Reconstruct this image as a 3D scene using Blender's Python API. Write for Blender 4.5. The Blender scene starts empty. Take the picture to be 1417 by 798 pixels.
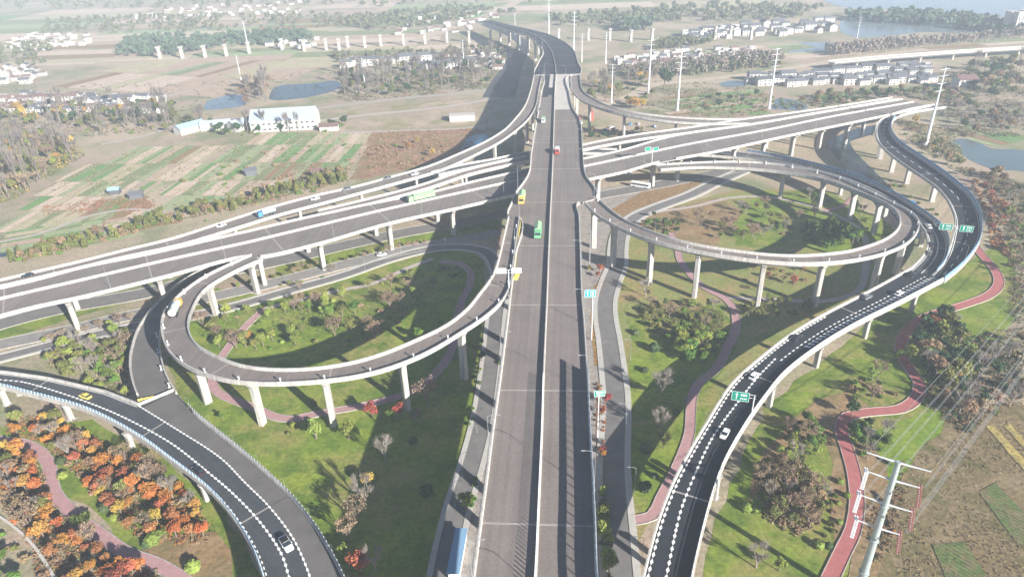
import bpy, bmesh, math, random
import numpy as np
from mathutils import Vector, Matrix
random.seed(7)
SC = bpy.context.scene
COL = SC.collection
# ---------------------------------------------------------------- camera
cam_d = bpy.data.cameras.new('camera'); cam = bpy.data.objects.new('camera', cam_d); COL.objects.link(cam)
cam_d.sensor_width = 36.0; cam_d.lens = 945.0 / 1417.0 * 36.0
cam_d.clip_start = 0.5; cam_d.clip_end = 20000
_p = math.radians(28.3); _r = math.radians(2.0)
_f = Vector((0, math.cos(_p), -math.sin(_p))); _u = Vector((0, math.sin(_p), math.cos(_p))); _x = Vector((1, 0, 0))
# roll: the true up vector leans left in the picture
_xr = (_x * math.cos(_r) - _u * math.sin(_r)).normalized(); _ur = (_u * math.cos(_r) + _x * math.sin(_r)).normalized()
_m = Matrix((( _xr.x, _ur.x, -_f.x), (_xr.y, _ur.y, -_f.y), (_xr.z, _ur.z, -_f.z))).to_4x4()
cam.matrix_world = Matrix.Translation((0, 0, 140.0)) @ _m
SC.camera = cam
# ---------------------------------------------------------------- sky and sun
SUN_EL = math.radians(22.0); SUN_DIR = math.radians(-48.0)      # the sun stands low to the right, behind the camera
wd = bpy.data.worlds.new("World"); SC.world = wd; wd.use_nodes = True
nt = wd.node_tree; sky = nt.nodes.new('ShaderNodeTexSky'); sky.sky_type = 'NISHITA'; sky.sun_disc = False
sky.sun_elevation = SUN_EL; sky.sun_rotation = math.pi / 2 - SUN_DIR
sky.air_density = 0.7; sky.dust_density = 0.2; sky.ozone_density = 2.0; sky.altitude = 800
bg = nt.nodes['Background']; nt.links.new(sky.outputs[0], bg.inputs[0]); bg.inputs[1].default_value = 0.05
sl = bpy.data.lights.new('sun', 'SUN'); sl.energy = 5.0; sl.angle = math.radians(0.5); sl.color = (1.0, 0.95, 0.87)
so = bpy.data.objects.new('sun', sl); COL.objects.link(so)
_sd = Vector((math.cos(SUN_DIR) * math.cos(SUN_EL), math.sin(SUN_DIR) * math.cos(SUN_EL), math.sin(SUN_EL)))
so.rotation_euler = _sd.to_track_quat('Z', 'Y').to_euler(); so.location = (200, -200, 300)
SC.view_settings.view_transform = 'Standard'; SC.view_settings.look = 'None'; SC.view_settings.gamma = 1
SC.view_settings.use_curve_mapping = False
SC.view_settings.exposure = 1.36
SC.render.engine = 'CYCLES'; SC.cycles.use_denoising = True
SC.cycles.volume_bounces = 2; SC.cycles.max_bounces = 5; SC.cycles.diffuse_bounces = 3; SC.cycles.transparent_max_bounces = 12
HAZE_DENSITY = 0.00033
# ---------------------------------------------------------------- survey: sight lines to real places
CAM_H = 140.0; FPX = 945.0; PITCH = math.radians(28.3); ROLL = math.radians(2.0)
def W(px, py, z=0.0):
    x = px - 708.5; y = -(py - 399.0)
    c, s = math.cos(ROLL), math.sin(ROLL)
    X = x * c + y * s; Y = -x * s + y * c
    d = (X, FPX * math.cos(PITCH) + Y * math.sin(PITCH), -FPX * math.sin(PITCH) + Y * math.cos(PITCH))
    t = (CAM_H - z) / -d[2]
    return np.array([d[0] * t, d[1] * t, z])
def PX(x, y, z):
    z = z - CAM_H
    D = y * math.cos(PITCH) - z * math.sin(PITCH); Y = y * math.sin(PITCH) + z * math.cos(PITCH)
    X = x * FPX / D; Y = Y * FPX / D
    c, s = math.cos(ROLL), math.sin(ROLL)
    return 708.5 + X * c - Y * s, 399.0 - (X * s + Y * c)

def catmull(P, n_per=None, step=4.0):
    P = np.array(P, float); n = len(P)
    Q = np.vstack([2 * P[0] - P[1], P, 2 * P[-1] - P[-2]])
    out = []
    for i in range(n - 1):
        p0, p1, p2, p3 = Q[i:i + 4]
        L = np.linalg.norm((p2 - p1)[:2]); m = max(2, int(L / step)) if n_per is None else n_per
        # centripetal
        def tj(a, b): return max(1e-4, np.linalg.norm((b - a)[:2]) ** 0.5)
        t0 = 0; t1 = t0 + tj(p0, p1); t2 = t1 + tj(p1, p2); t3 = t2 + tj(p2, p3)
        for k in range(m):
            t = t1 + (t2 - t1) * k / m
            A1 = (t1 - t) / (t1 - t0) * p0 + (t - t0) / (t1 - t0) * p1
            A2 = (t2 - t) / (t2 - t1) * p1 + (t - t1) / (t2 - t1) * p2
            A3 = (t3 - t) / (t3 - t2) * p2 + (t - t2) / (t3 - t2) * p3
            B1 = (t2 - t) / (t2 - t0) * A1 + (t - t0) / (t2 - t0) * A2
            B2 = (t3 - t) / (t3 - t1) * A2 + (t - t1) / (t3 - t1) * A3
            out.append((t2 - t) / (t2 - t1) * B1 + (t - t1) / (t2 - t1) * B2)
    out.append(P[-1]); return np.array(out)

class Line3:
    """centre line in world space with a left and a right half width"""
    def __init__(s, secs, dz=0.9, step=3.0):
        rows = []
        for r in secs:
            if len(r) == 5: lx, ly, rx, ry, z = r; L = W(lx, ly, z + dz); R = W(rx, ry, z + dz); C = (L + R) / 2
            else: cx, cy, lx, ly, rx, ry, z = r; L = W(lx, ly, z + dz); R = W(rx, ry, z + dz); C = W(cx, cy, z + dz)
            rows.append([C[0], C[1], z, np.linalg.norm((L - C)[:2]), np.linalg.norm((R - C)[:2])])
            rows[-1] += list(((R - L) / np.linalg.norm(R - L))[:2])
        rows = np.array(rows)
        # widths measured along the section; project on the true normal
        T = np.gradient(rows[:, :2], axis=0); T /= np.linalg.norm(T, axis=1)[:, None]
        Nn = np.stack([T[:, 1], -T[:, 0]], 1)
        proj = np.clip(np.abs((Nn * rows[:, 5:7]).sum(1)), .5, 1)
        rows[:, 3] *= proj; rows[:, 4] *= proj
        s.flip = (Nn * rows[:, 5:7]).sum() < 0
        full = catmull(rows[:, :5], step=step)
        s.C = full[:, :3]
        # linear widths along the way
        s.lw = full[:, 3]; s.rw = full[:, 4]
        for _ in range(2):
            z = s.C[:, 2].copy(); z[1:-1] = (z[:-2] + z[1:-1] * 2 + z[2:]) / 4; s.C[:, 2] = z
        T = np.gradient(s.C[:, :2], axis=0); T /= np.linalg.norm(T, axis=1)[:, None]
        s.T = T; s.N = np.stack([T[:, 1], -T[:, 0]], 1) * (-1 if s.flip else 1)   # points to the R side
        d = np.linalg.norm(np.diff(s.C[:, :2], axis=0), axis=1)
        s.s = np.concatenate([[0], np.cumsum(d)]); s.len = s.s[-1]
    def at(s, q, off=0.0, dz=0.0, frac=None):
        """point at station q; off metres to R, or frac -1..1 of the half widths"""
        f = lambda a: np.interp(q, s.s, a)
        c = np.array([f(s.C[:, 0]), f(s.C[:, 1]), f(s.C[:, 2])]); n = np.array([f(s.N[:, 0]), f(s.N[:, 1])]); n /= np.linalg.norm(n)
        if frac is not None: off = off + (frac * f(s.rw) if frac > 0 else frac * f(s.lw))
        return np.array([c[0] + n[0] * off, c[1] + n[1] * off, c[2] + dz])
    def heading(s, q):
        return math.atan2(np.interp(q, s.s, s.T[:, 1]), np.interp(q, s.s, s.T[:, 0]))
    def near(s, x, y):
        i = np.argmin((s.C[:, 0] - x) ** 2 + (s.C[:, 1] - y) ** 2); return s.s[i]
    def near_px(s, px, py):
        best = min(range(len(s.s)), key=lambda i: sum((a - b) ** 2 for a, b in zip(PX(*s.C[i]), (px, py)))); return s.s[best]

SECS = {
 'main': [  # median, left edge, right edge, deck height
  (728,930, 635,930, 843,930, 22), (741,798, 654.5,798, 827.4,798, 22), (744,725, 664,725, 824,725, 22), (747,660, 673,660, 821,660, 22),
  (750,590, 682,590, 817,590, 22), (752,520, 692,520, 813.5,520, 22), (755,450, 701,450, 809,450, 22), (757.2,400, 707,400, 805.2,400, 22),
  (759,350, 713.5,350, 803.5,350, 22), (761,303, 720,303, 801.8,303, 22), (761.3,297, 704,297, 801.5,297, 22), (762,279, 708,279, 801,279, 22),
  (762.5,272, 709.7,272, 824,272, 22), (764,240, 731,240, 810,240, 22), (765.3,209, 735.4,209, 806.5,209, 22), (766.6,166, 742.5,166, 802.5,166, 22),
  (767,150, 745.5,150, 793,150, 22), (767.5,130, 748.3,130, 788,130, 22), (769.2,105, 751,105, 787,105, 22), (769.4,102, 741,102, 801.5,102, 22),
  (767.5,85, 741,84, 795,90, 22), (763,70, 749,71, 788.6,75, 22), (754,58, 745,60, 776,60, 22), (740,48.5, 731,50, 757,50, 22), (722,42, 714,44.5, 735,42, 21), (700,35.5, 694,38, 708,35, 19), (672,28, 667,30, 679,28, 17)],
 'cross': [
  (1265,140, 1245,136, 1300,141, 15.5), (1150,160.5, 1128.6,156, 1189,166, 15.5), (1060,179, 1035,172, 1094.7,185.4, 15.5), (960,197, 937,186, 985,209.5, 15.5),
  (881,213.5, 862.8,206, 902,225, 15.5), (832,224, 812,217.5, 850,239, 15.5), (748,241, 728.7,233.5, 775,254.6, 15.5), (668,258.5, 655,250, 690,273.5, 15.5),
  (608,271.6, 594.8,265, 628.7,287.5, 15.5), (515,292.5, 500,283, 538,307.5, 15.5), (418,315.5, 400,305, 440,335.6, 15.5), (345,333, 330,321.5, 362,353, 15.5), (333,335.8, 322,323, 345,352, 15.5),
  (213,362, 200,351, 232,380, 15.5), (115,385, 101.6,371, 133,404, 15.5), (40,402, 30,390, 50,422, 15.5), (-60,426, -70,412, -48,449, 15.5)],
 'north_slip': [
  (1235,134, 1243,136, 15.5), (1128.6,150.6, 1133,154.5, 15.5), (1035,163, 1040,170.5, 15.6), (960,174.5, 968,180.5, 15.8), (874.6,186, 880,192.5, 16), (812,198, 814,204.5, 16),
  (770,207, 773,213.5, 16), (728.6,215, 731,221.5, 16), (686,224, 690,230, 16), (640,235, 645,241, 15.8), (584.7,254, 592,259, 15.6), (500,276, 505,282, 15.5), (440,290, 444,295.5, 15.5)],
 'north_east_ramp': [
  (802,102.5, 789,102.5, 22), (807,125, 794,128, 21.8), (822,136.5, 806,139, 21), (846,147, 830,149, 20), (891,156.6, 876,160, 18.5), (942,161.7, 932,168, 17), (1000,164, 992,170.5, 16), (1034,163.4, 1031,170, 15.6)],
 'north_west_ramp': [
  (739,103, 750,103, 22), (734,125, 745,127, 22), (726,146, 740,150, 21.5), (715,161, 729,166, 21), (700,177, 713,180, 20.5), (676.7,192.4, 684,199.5, 20), (645.7,207, 652,215, 19), (594.8,228.4, 603,236.5, 18),
  (551,240.5, 556,249.5, 17.3), (500,254.7, 504,264, 17), (440,268, 444,280, 16.5), (378.6,284, 384,296, 16.2), (302,308, 308,319.5, 16), (240,328, 245,338, 15.8), (170,344.5, 175,352.5, 15.7), (118.6,357.8, 123,365, 15.6), (40,376, 44,384, 15.5), (0,385.5, 4,393, 15.5), (-70,400, -66,409, 15.5)],
 'left_loop': [
  (703.2,299, 719,299, 22), (696,330, 714.5,332, 22), (686,370, 709.5,370, 22), (678,387, 707,393, 22), (662,407, 698,411, 22), (647.7,425.7, 681,430, 22), (613.9,451, 640,458, 21.5), (571.6,471, 588,488, 21),
  (525,490, 533,510, 20.3), (480,502, 483,521.5, 19.8), (430,508.5, 430,527, 19.3), (372.7,509.5, 368,529.5, 18.8), (330,504, 315,525.5, 18.4), (298,491, 272,512.5, 18), (270,475, 238,492, 17.6), (259.5,450.4, 222,455, 17),
  (262,432, 229,425, 16.6), (281.2,399.5, 257.5,397, 16.2), (305,384, 284,380, 15.9), (334,369, 315,365, 15.6), (365,356, 345,352, 15.5)],
 'right_loop': [
  (831,277, 808,278, 22), (845,290, 822,293.5, 22), (864.7,304, 850,311, 22), (898.5,318, 888,327, 22), (932.4,330, 929,339, 22), (969.7,338.4, 967,347, 21.8), (1020,346, 1018,355.5, 21.5), (1060,350.5, 1060,360.5, 21.2),
  (1106,352.5, 1107,363.5, 21), (1150,349.5, 1152,362, 20.7), (1181,345, 1188,358, 20.3), (1209,336.5, 1222,350.5, 20), (1231.3,326.4, 1252,338.5, 19.5), (1244.9,312.8, 1270,320, 19), (1246.5,301, 1273,305, 18.5),
  (1238,287.4, 1261,292.5, 18), (1217.8,275.6, 1236,279.5, 17.5), (1183.9,262, 1200,262, 17), (1145,248.5, 1154,242.5, 16.5), (1100,239.5, 1106,231, 16.2), (1060,234, 1062,224.5, 16), (1010,231, 1011,222.5, 15.8), (959,230.5, 959,224, 15.6), (915,233.5, 908,227, 15.5)],
 'under_ramp': [  # outer, inner
  (1287,384, 1262,369, 10), (1303,370, 1275,357, 10.5), (1313,350, 1283.8,343, 11), (1313,328, 1284.5,328, 11.5), (1300,309, 1277.5,313, 12), (1285,297.5, 1266,299.5, 12), (1262,282.5, 1246,287, 11.5), (1234,265.5, 1222,272, 11),
  (1201,250, 1190,257.5, 10.5), (1170,238.5, 1160,246, 10), (1112,223.5, 1106,232, 9), (1064,213.5, 1061,222, 8), (1012,207, 1010,216, 7.5), (960,204, 958,213, 8), (900,204, 898,213, 9), (860,205, 858,213, 10), (812,204, 812,211, 12),
  (770,204.5, 770,211, 13), (728,209.5, 729,214.5, 14), (681,219, 684,224, 15.2), (640,226, 644,233, 16.5), (600,236, 603,242, 17.6)],
 'outer_ramp': [
  (1302,142.5, 1303,148, 15.5), (1278,146, 1279,151, 15.5), (1250,152, 1256,155.5, 15.3), (1228,159, 1242,160.5, 15), (1214,169.5, 1234,170, 14.6), (1211.7,182.7, 1234.6,184.4, 14.2), (1217.7,198, 1246,198, 13.8), (1236,215, 1266,212, 13.3),
  (1261.7,233.5, 1295,231, 12.8), (1292,253.8, 1326,254.5, 12.3), (1309,270.5, 1344,271, 11.9), (1319,289, 1354,289, 11.5), (1322.8,306, 1359,306, 11.1), (1319,328, 1357,330, 10.7), (1313,347, 1345,351, 10.4), (1303,366, 1328,370, 10.1), (1290,384, 1309,385, 10)],
 'right_curve': [
  (868,880, 944,880, 10), (889,798, 958,798, 10), (907.7,726, 974,726, 10), (929.7,668, 990,671, 10), (951.7,626, 1007,629, 10), (979,580, 1034,583, 10), (1008,534, 1066,538, 10), (1038.6,504.5, 1094,508, 10), (1089.4,463.9, 1140,474, 10),
  (1140,433.4, 1188,446, 10), (1204,401, 1245,418, 10), (1262,369, 1310,384, 10)],
 'left_curve': [  # lane line, outer edge, inner edge
  (-84,519,-90,529,-80,508,8), (3,524,0,533,6,513,8), (58,533.5,50.8,546,66,521.4,8), (131,557.5,118.6,566,146,540,8), (180,582,165,589,194,556,8), (214,600.5,200,611,247,549,8), (252,624,237,636,290,588,8),
  (306,668,288,673.7,345,632,8), (345,704,321.8,711,399,680,8), (379,750,350,755,437,728,8), (402,794,366,798,467,779,8), (418,846,378,850,490,840,8), (428,928,388,930,508,925,8)],
 'slip_ramp': [
  (350,350, 382,345, 3.5), (268,377, 310,366, 5), (225,410, 265,398, 6), (194,446, 228,441, 7), (183,472, 219,468, 7.5), (178.6,494, 222,491, 7.8), (180,517, 227,513, 7.95), (186,538, 236,531, 7.95), (195,557, 246,545, 7.95)],
}
PIERS = {
 'left_loop': [(647,530),(566,560),(455,597),(352,592),(283,563),(306,436),(362,404)],
 'right_loop': [(816,345),(845,368),(890,397),(960,416),(1048,417),(1130,428),(1195,400),(1245,380),(1190,303),(1237,318),(1141,283),(1085,272)],
 'cross': [(105,462),(231,406),(374,410),(456,375),(549,352),(631,330),(1090,213),(1128,206),(1163,197),(836,283),(910,262),(963,262)],
 'right_curve': [(1272,435),(1208,471),(1142,513),(1073,563)],
 'outer_ramp': [(1215,216),(1223,220),(1244,237),(1270,254),(1297,278)],
 'left_curve': [(15,558),(101,581),(182,616)],
 'north_west_ramp': [(705,203),(679,217),(645,225),(500,272),(434,298),(365,312)],
 'north_east_ramp': [(867,183),(916,180)],
}
# ---------------------------------------------------------------- materials
MATS = {}
def mat(name, col, rough=0.85, var=0.0, scale=1.0, metal=0.0, col2=None, alpha=None, emis=None, objvar=0.0, bump=0.0, spec=0.3):
    if name in MATS: return MATS[name]
    m = bpy.data.materials.new(name); m.use_nodes = True; t = m.node_tree; b = t.nodes['Principled BSDF']; MATS[name] = m
    b.inputs['Roughness'].default_value = rough; b.inputs['Metallic'].default_value = metal
    b.inputs['Specular IOR Level'].default_value = spec
    base = None
    if var > 0 or col2 is not None:
        g = t.nodes.new('ShaderNodeNewGeometry'); n = t.nodes.new('ShaderNodeTexNoise'); n.inputs['Scale'].default_value = scale
        n.inputs['Detail'].default_value = 5; n.inputs['Roughness'].default_value = 0.65
        t.links.new(g.outputs['Position'], n.inputs['Vector'])
        r = t.nodes.new('ShaderNodeValToRGB'); t.links.new(n.outputs['Fac'], r.inputs['Fac'])
        a = [max(0, c * (1 - var)) for c in col]; c2 = col2 if col2 is not None else [min(1, c * (1 + var)) for c in col]
        r.color_ramp.elements[0].position = 0.32; r.color_ramp.elements[1].position = 0.68
        r.color_ramp.elements[0].color = (*a, 1); r.color_ramp.elements[1].color = (*c2, 1)
        base = r.outputs['Color']
        if bump > 0:
            bu = t.nodes.new('ShaderNodeBump'); bu.inputs['Strength'].default_value = bump; bu.inputs['Distance'].default_value = 0.3
            t.links.new(n.outputs['Fac'], bu.inputs['Height']); t.links.new(bu.outputs['Normal'], b.inputs['Normal'])
    if objvar > 0:
        oi = t.nodes.new('ShaderNodeObjectInfo'); hs = t.nodes.new('ShaderNodeHueSaturation')
        mr = t.nodes.new('ShaderNodeMapRange'); mr.inputs['To Min'].default_value = 1 - objvar; mr.inputs['To Max'].default_value = 1 + objvar
        t.links.new(oi.outputs['Random'], mr.inputs['Value']); t.links.new(mr.outputs[0], hs.inputs['Value'])
        mh = t.nodes.new('ShaderNodeMath'); mh.operation = 'MULTIPLY'; mh.inputs[1].default_value = 7.13
        fr = t.nodes.new('ShaderNodeMath'); fr.operation = 'FRACT'; mr2 = t.nodes.new('ShaderNodeMapRange')
        mr2.inputs['To Min'].default_value = 0.5 - objvar * .07; mr2.inputs['To Max'].default_value = 0.5 + objvar * .07
        t.links.new(oi.outputs['Random'], mh.inputs[0]); t.links.new(mh.outputs[0], fr.inputs[0]); t.links.new(fr.outputs[0], mr2.inputs['Value']); t.links.new(mr2.outputs[0], hs.inputs['Hue'])
        if base is not None: t.links.new(base, hs.inputs['Color'])
        else: hs.inputs['Color'].default_value = (*col, 1)
        base = hs.outputs['Color']
    if base is not None: t.links.new(base, b.inputs['Base Color'])
    else: b.inputs['Base Color'].default_value = (*col, 1)
    if alpha is not None: b.inputs['Alpha'].default_value = alpha
    if emis: b.inputs['Emission Color'].default_value = (*col, 1); b.inputs['Emission Strength'].default_value = emis
    return m

def ground_mat(name, cols, scales, dirt=0.0, stripes=None):
    """several colours mixed by noises of several sizes (real patches of grass, soil, dry weeds)"""
    m = bpy.data.materials.new(name); m.use_nodes = True; t = m.node_tree; b = t.nodes['Principled BSDF']; MATS[name] = m
    b.inputs['Roughness'].default_value = 0.95; b.inputs['Specular IOR Level'].default_value = 0.1
    g = t.nodes.new('ShaderNodeNewGeometry'); cur = None
    for i, c in enumerate(cols):
        if cur is None:
            v = t.nodes.new('ShaderNodeRGB'); v.outputs[0].default_value = (*c, 1); cur = v.outputs[0]; continue
        n = t.nodes.new('ShaderNodeTexNoise'); n.inputs['Scale'].default_value = scales[i - 1]; n.inputs['Detail'].default_value = 6; n.inputs['Roughness'].default_value = .68
        mp = t.nodes.new('ShaderNodeMapping'); mp.inputs['Location'].default_value = (i * 37.1, i * 91.7, 0)
        t.links.new(g.outputs['Position'], mp.inputs[0]); t.links.new(mp.outputs[0], n.inputs['Vector'])
        r = t.nodes.new('ShaderNodeValToRGB'); r.color_ramp.elements[0].position = .46; r.color_ramp.elements[1].position = .6
        t.links.new(n.outputs['Fac'], r.inputs['Fac'])
        mx = t.nodes.new('ShaderNodeMixRGB'); t.links.new(r.outputs['Color'], mx.inputs['Fac']); t.links.new(cur, mx.inputs['Color1']); mx.inputs['Color2'].default_value = (*c, 1)
        cur = mx.outputs['Color']
    # fine grain
    n = t.nodes.new('ShaderNodeTexNoise'); n.inputs['Scale'].default_value = 0.7; n.inputs['Detail'].default_value = 10; n.inputs['Roughness'].default_value = .8
    t.links.new(g.outputs['Position'], n.inputs['Vector'])
    mr = t.nodes.new('ShaderNodeMapRange'); mr.inputs['From Min'].default_value = .3; mr.inputs['From Max'].default_value = .7; mr.inputs['To Min'].default_value = .5; mr.inputs['To Max'].default_value = 1.5
    t.links.new(n.outputs['Fac'], mr.inputs['Value'])
    mu = t.nodes.new('ShaderNodeMixRGB'); mu.blend_type = 'MULTIPLY'; mu.inputs['Fac'].default_value = 1; t.links.new(cur, mu.inputs['Color1']); t.links.new(mr.outputs[0], mu.inputs['Color2'])
    cur = mu.outputs['Color']
    if stripes:   # (heading, period, strength): ploughed or planted rows
        hd, per, st = stripes
        mp = t.nodes.new('ShaderNodeMapping'); mp.inputs['Rotation'].default_value = (0, 0, -hd); t.links.new(g.outputs['Position'], mp.inputs[0])
        wv = t.nodes.new('ShaderNodeTexWave'); wv.bands_direction = 'Y'; wv.inputs['Scale'].default_value = 1.0 / per * .32; wv.inputs['Distortion'].default_value = .6; wv.inputs['Detail Scale'].default_value = 3
        t.links.new(mp.outputs[0], wv.inputs['Vector'])
        mr3 = t.nodes.new('ShaderNodeMapRange'); mr3.inputs['To Min'].default_value = 1 - st; mr3.inputs['To Max'].default_value = 1 + st; t.links.new(wv.outputs['Fac'], mr3.inputs['Value'])
        m2 = t.nodes.new('ShaderNodeMixRGB'); m2.blend_type = 'MULTIPLY'; m2.inputs['Fac'].default_value = 1; t.links.new(cur, m2.inputs['Color1']); t.links.new(mr3.outputs[0], m2.inputs['Color2']); cur = m2.outputs['Color']
    t.links.new(cur, b.inputs['Base Color'])
    bu = t.nodes.new('ShaderNodeBump'); bu.inputs['Strength'].default_value = .35; bu.inputs['Distance'].default_value = .5
    t.links.new(n.outputs['Fac'], bu.inputs['Height']); t.links.new(bu.outputs['Normal'], b.inputs['Normal'])
    return m

M_DECK = mat('worn_brown_asphalt', (.205, .175, .16), .9, .10, .06)
M_DECK2 = mat('grey_asphalt', (.13, .12, .115), .9, .15, .12)
M_NEW = mat('new_dark_asphalt', (.022, .025, .034), .85, .2, .3)
M_DARK = mat('dark_asphalt', (.055, .06, .068), .88, .12, .3)
M_CONC = mat('pale_concrete', (.50, .475, .44), .85, .07, .4)
M_CONC2 = mat('girder_concrete', (.42, .40, .375), .88, .12, .25)
M_PIER = mat('pier_concrete', (.48, .455, .42), .88, .1, .5)
M_BARE = mat('bare_deck_concrete', (.5, .46, .42), .9, .12, .3)
M_WHITE = mat('white_marking_paint', (.78, .78, .76), .7)
M_JOINT = mat('joint_concrete', (.52, .48, .44), .9)
M_STEEL = mat('galvanised_steel', (.45, .47, .48), .45, metal=.6)
M_WSTEEL = mat('white_painted_steel', (.6, .62, .63), .5)
M_BLUEP = mat('blue_grey_panel', (.20, .30, .42), .4)
M_BLUEL = mat('pale_blue_rail', (.42, .55, .68), .5)
M_CLEAR = mat('clear_screen', (.75, .85, .88), .15, alpha=.12)
M_YEL = mat('yellow_paint', (.75, .6, .12), .6)
M_BLACK = mat('black_rubber', (.02, .02, .02), .8)

def streak(m, heading):
    """long faint wheel tracks along the road, and fine grain"""
    t = m.node_tree; b = t.nodes['Principled BSDF']; src = b.inputs['Base Color'].links[0].from_socket
    g = t.nodes.new('ShaderNodeNewGeometry'); mp = t.nodes.new('ShaderNodeMapping'); mp.vector_type = 'TEXTURE'; mp.inputs['Rotation'].default_value = (0, 0, heading); mp.inputs['Scale'].default_value = (80, 1.3, 1)
    t.links.new(g.outputs['Position'], mp.inputs[0])
    n = t.nodes.new('ShaderNodeTexNoise'); n.inputs['Scale'].default_value = 1.0; n.inputs['Detail'].default_value = 4; t.links.new(mp.outputs[0], n.inputs['Vector'])
    n2 = t.nodes.new('ShaderNodeTexNoise'); n2.inputs['Scale'].default_value = 1.6; n2.inputs['Detail'].default_value = 6; t.links.new(g.outputs['Position'], n2.inputs['Vector'])
    ad = t.nodes.new('ShaderNodeMath'); ad.operation = 'ADD'; t.links.new(n.outputs['Fac'], ad.inputs[0]); t.links.new(n2.outputs['Fac'], ad.inputs[1])
    mr = t.nodes.new('ShaderNodeMapRange'); mr.inputs['From Min'].default_value = .6; mr.inputs['From Max'].default_value = 1.4; mr.inputs['To Min'].default_value = .76; mr.inputs['To Max'].default_value = 1.22; t.links.new(ad.outputs[0], mr.inputs['Value'])
    mu = t.nodes.new('ShaderNodeMixRGB'); mu.blend_type = 'MULTIPLY'; mu.inputs['Fac'].default_value = 1; t.links.new(src, mu.inputs['Color1']); t.links.new(mr.outputs[0], mu.inputs['Color2']); t.links.new(mu.outputs[0], b.inputs['Base Color'])
def stain(m):
    """rain streaks and pour marks that run down the concrete"""
    t = m.node_tree; b = t.nodes['Principled BSDF']; src = b.inputs['Base Color'].links[0].from_socket
    g = t.nodes.new('ShaderNodeNewGeometry'); mp = t.nodes.new('ShaderNodeMapping'); mp.inputs['Scale'].default_value = (1.1, 1.1, .09); t.links.new(g.outputs['Position'], mp.inputs[0])
    n = t.nodes.new('ShaderNodeTexNoise'); n.inputs['Scale'].default_value = 1.0; n.inputs['Detail'].default_value = 7; n.inputs['Roughness'].default_value = .7; t.links.new(mp.outputs[0], n.inputs['Vector'])
    mr = t.nodes.new('ShaderNodeMapRange'); mr.inputs['From Min'].default_value = .35; mr.inputs['From Max'].default_value = .62; mr.inputs['To Min'].default_value = .6; mr.inputs['To Max'].default_value = 1.06; t.links.new(n.outputs['Fac'], mr.inputs['Value'])
    mu = t.nodes.new('ShaderNodeMixRGB'); mu.blend_type = 'MULTIPLY'; mu.inputs['Fac'].default_value = 1; t.links.new(src, mu.inputs['Color1']); t.links.new(mr.outputs[0], mu.inputs['Color2']); t.links.new(mu.outputs[0], b.inputs['Base Color'])
for m_ in (M_CONC, M_CONC2, M_PIER): stain(m_)
streak(M_DECK, math.radians(85.1)); streak(M_NEW, math.radians(50)); streak(M_DARK, math.radians(-45))
# ---------------------------------------------------------------- mesh builder
class MB:
    def __init__(s): s.v = []; s.f = []; s.m = []
    def add(s, vs, fs, mi=0):
        o = len(s.v); s.v += [tuple(float(c) for c in v) for v in vs]; s.f += [tuple(i + o for i in f) for f in fs]; s.m += [mi] * len(fs)
    def box(s, c, d, rz=0.0, mi=0, top=1.0, topx=None):
        """c = centre of the base, d = size, top = scale of the upper face"""
        cx, cy, cz = c; w, l, h = d; ca, sa = math.cos(rz), math.sin(rz); tx = top if topx is None else topx
        vs = []
        for z, kx, ky in ((0, 1, 1), (h, tx, top)):
            for x, y in ((-1, -1), (1, -1), (1, 1), (-1, 1)):
                X = x * w / 2 * kx; Y = y * l / 2 * ky
                vs.append((cx + X * ca - Y * sa, cy + X * sa + Y * ca, cz + z))
        s.add(vs, [(3, 2, 1, 0), (4, 5, 6, 7), (0, 1, 5, 4), (1, 2, 6, 5), (2, 3, 7, 6), (3, 0, 4, 7)], mi)
    def tube(s, a, b, r0, r1=None, n=6, mi=0, caps=True):
        a = Vector(a); b = Vector(b); r1 = r0 if r1 is None else r1; d = (b - a)
        if d.length < 1e-6: return
        d.normalize(); u = d.cross(Vector((0, 0, 1))) if abs(d.z) < .95 else d.cross(Vector((1, 0, 0))); u.normalize(); w = d.cross(u)
        vs = []
        for p, r in ((a, r0), (b, r1)):
            for k in range(n):
                t = 2 * math.pi * k / n; vs.append(p + u * (r * math.cos(t)) + w * (r * math.sin(t)))
        fs = [(k, (k + 1) % n, n + (k + 1) % n, n + k) for k in range(n)]
        if caps: fs += [tuple(range(n))[::-1], tuple(range(n, 2 * n))]
        s.add(vs, fs, mi)
    def build(s, name, mats, parent=None, smooth=False, base=None):
        me = bpy.data.meshes.new(name); o = bpy.data.objects.new(name, me)
        v = np.array(s.v, dtype=float)
        if base is not None and len(v): v = v - np.array(base)
        me.from_pydata([tuple(x) for x in v], [], s.f)
        if not isinstance(mats, (list, tuple)): mats = [mats]
        for m in mats: me.materials.append(m)
        if len(mats) > 1: me.polygons.foreach_set('material_index', s.m)
        if smooth: me.polygons.foreach_set('use_smooth', [True] * len(s.f))
        bm = bmesh.new(); bm.from_mesh(me); bmesh.ops.recalc_face_normals(bm, faces=bm.faces); bm.to_mesh(me); bm.free()
        me.update(); COL.objects.link(o)
        if parent is not None: o.parent = parent
        return o
def tag(o, label=None, cat=None, group=None, kind=None):
    if label: o['label'] = label
    if cat: o['category'] = cat
    if group: o['group'] = group
    if kind: o['kind'] = kind
    return o
def empty(name, loc, label=None, cat=None, group=None, rz=0.0):
    o = bpy.data.objects.new(name, None); COL.objects.link(o); o.location = loc; o.rotation_euler = (0, 0, rz); o.empty_display_size = .5
    return tag(o, label, cat, group)
def copy_tree(o, parent=None):
    c = o.copy(); COL.objects.link(c); c.parent = parent
    for ch in o.children: copy_tree(ch, c)
    return c
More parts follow.
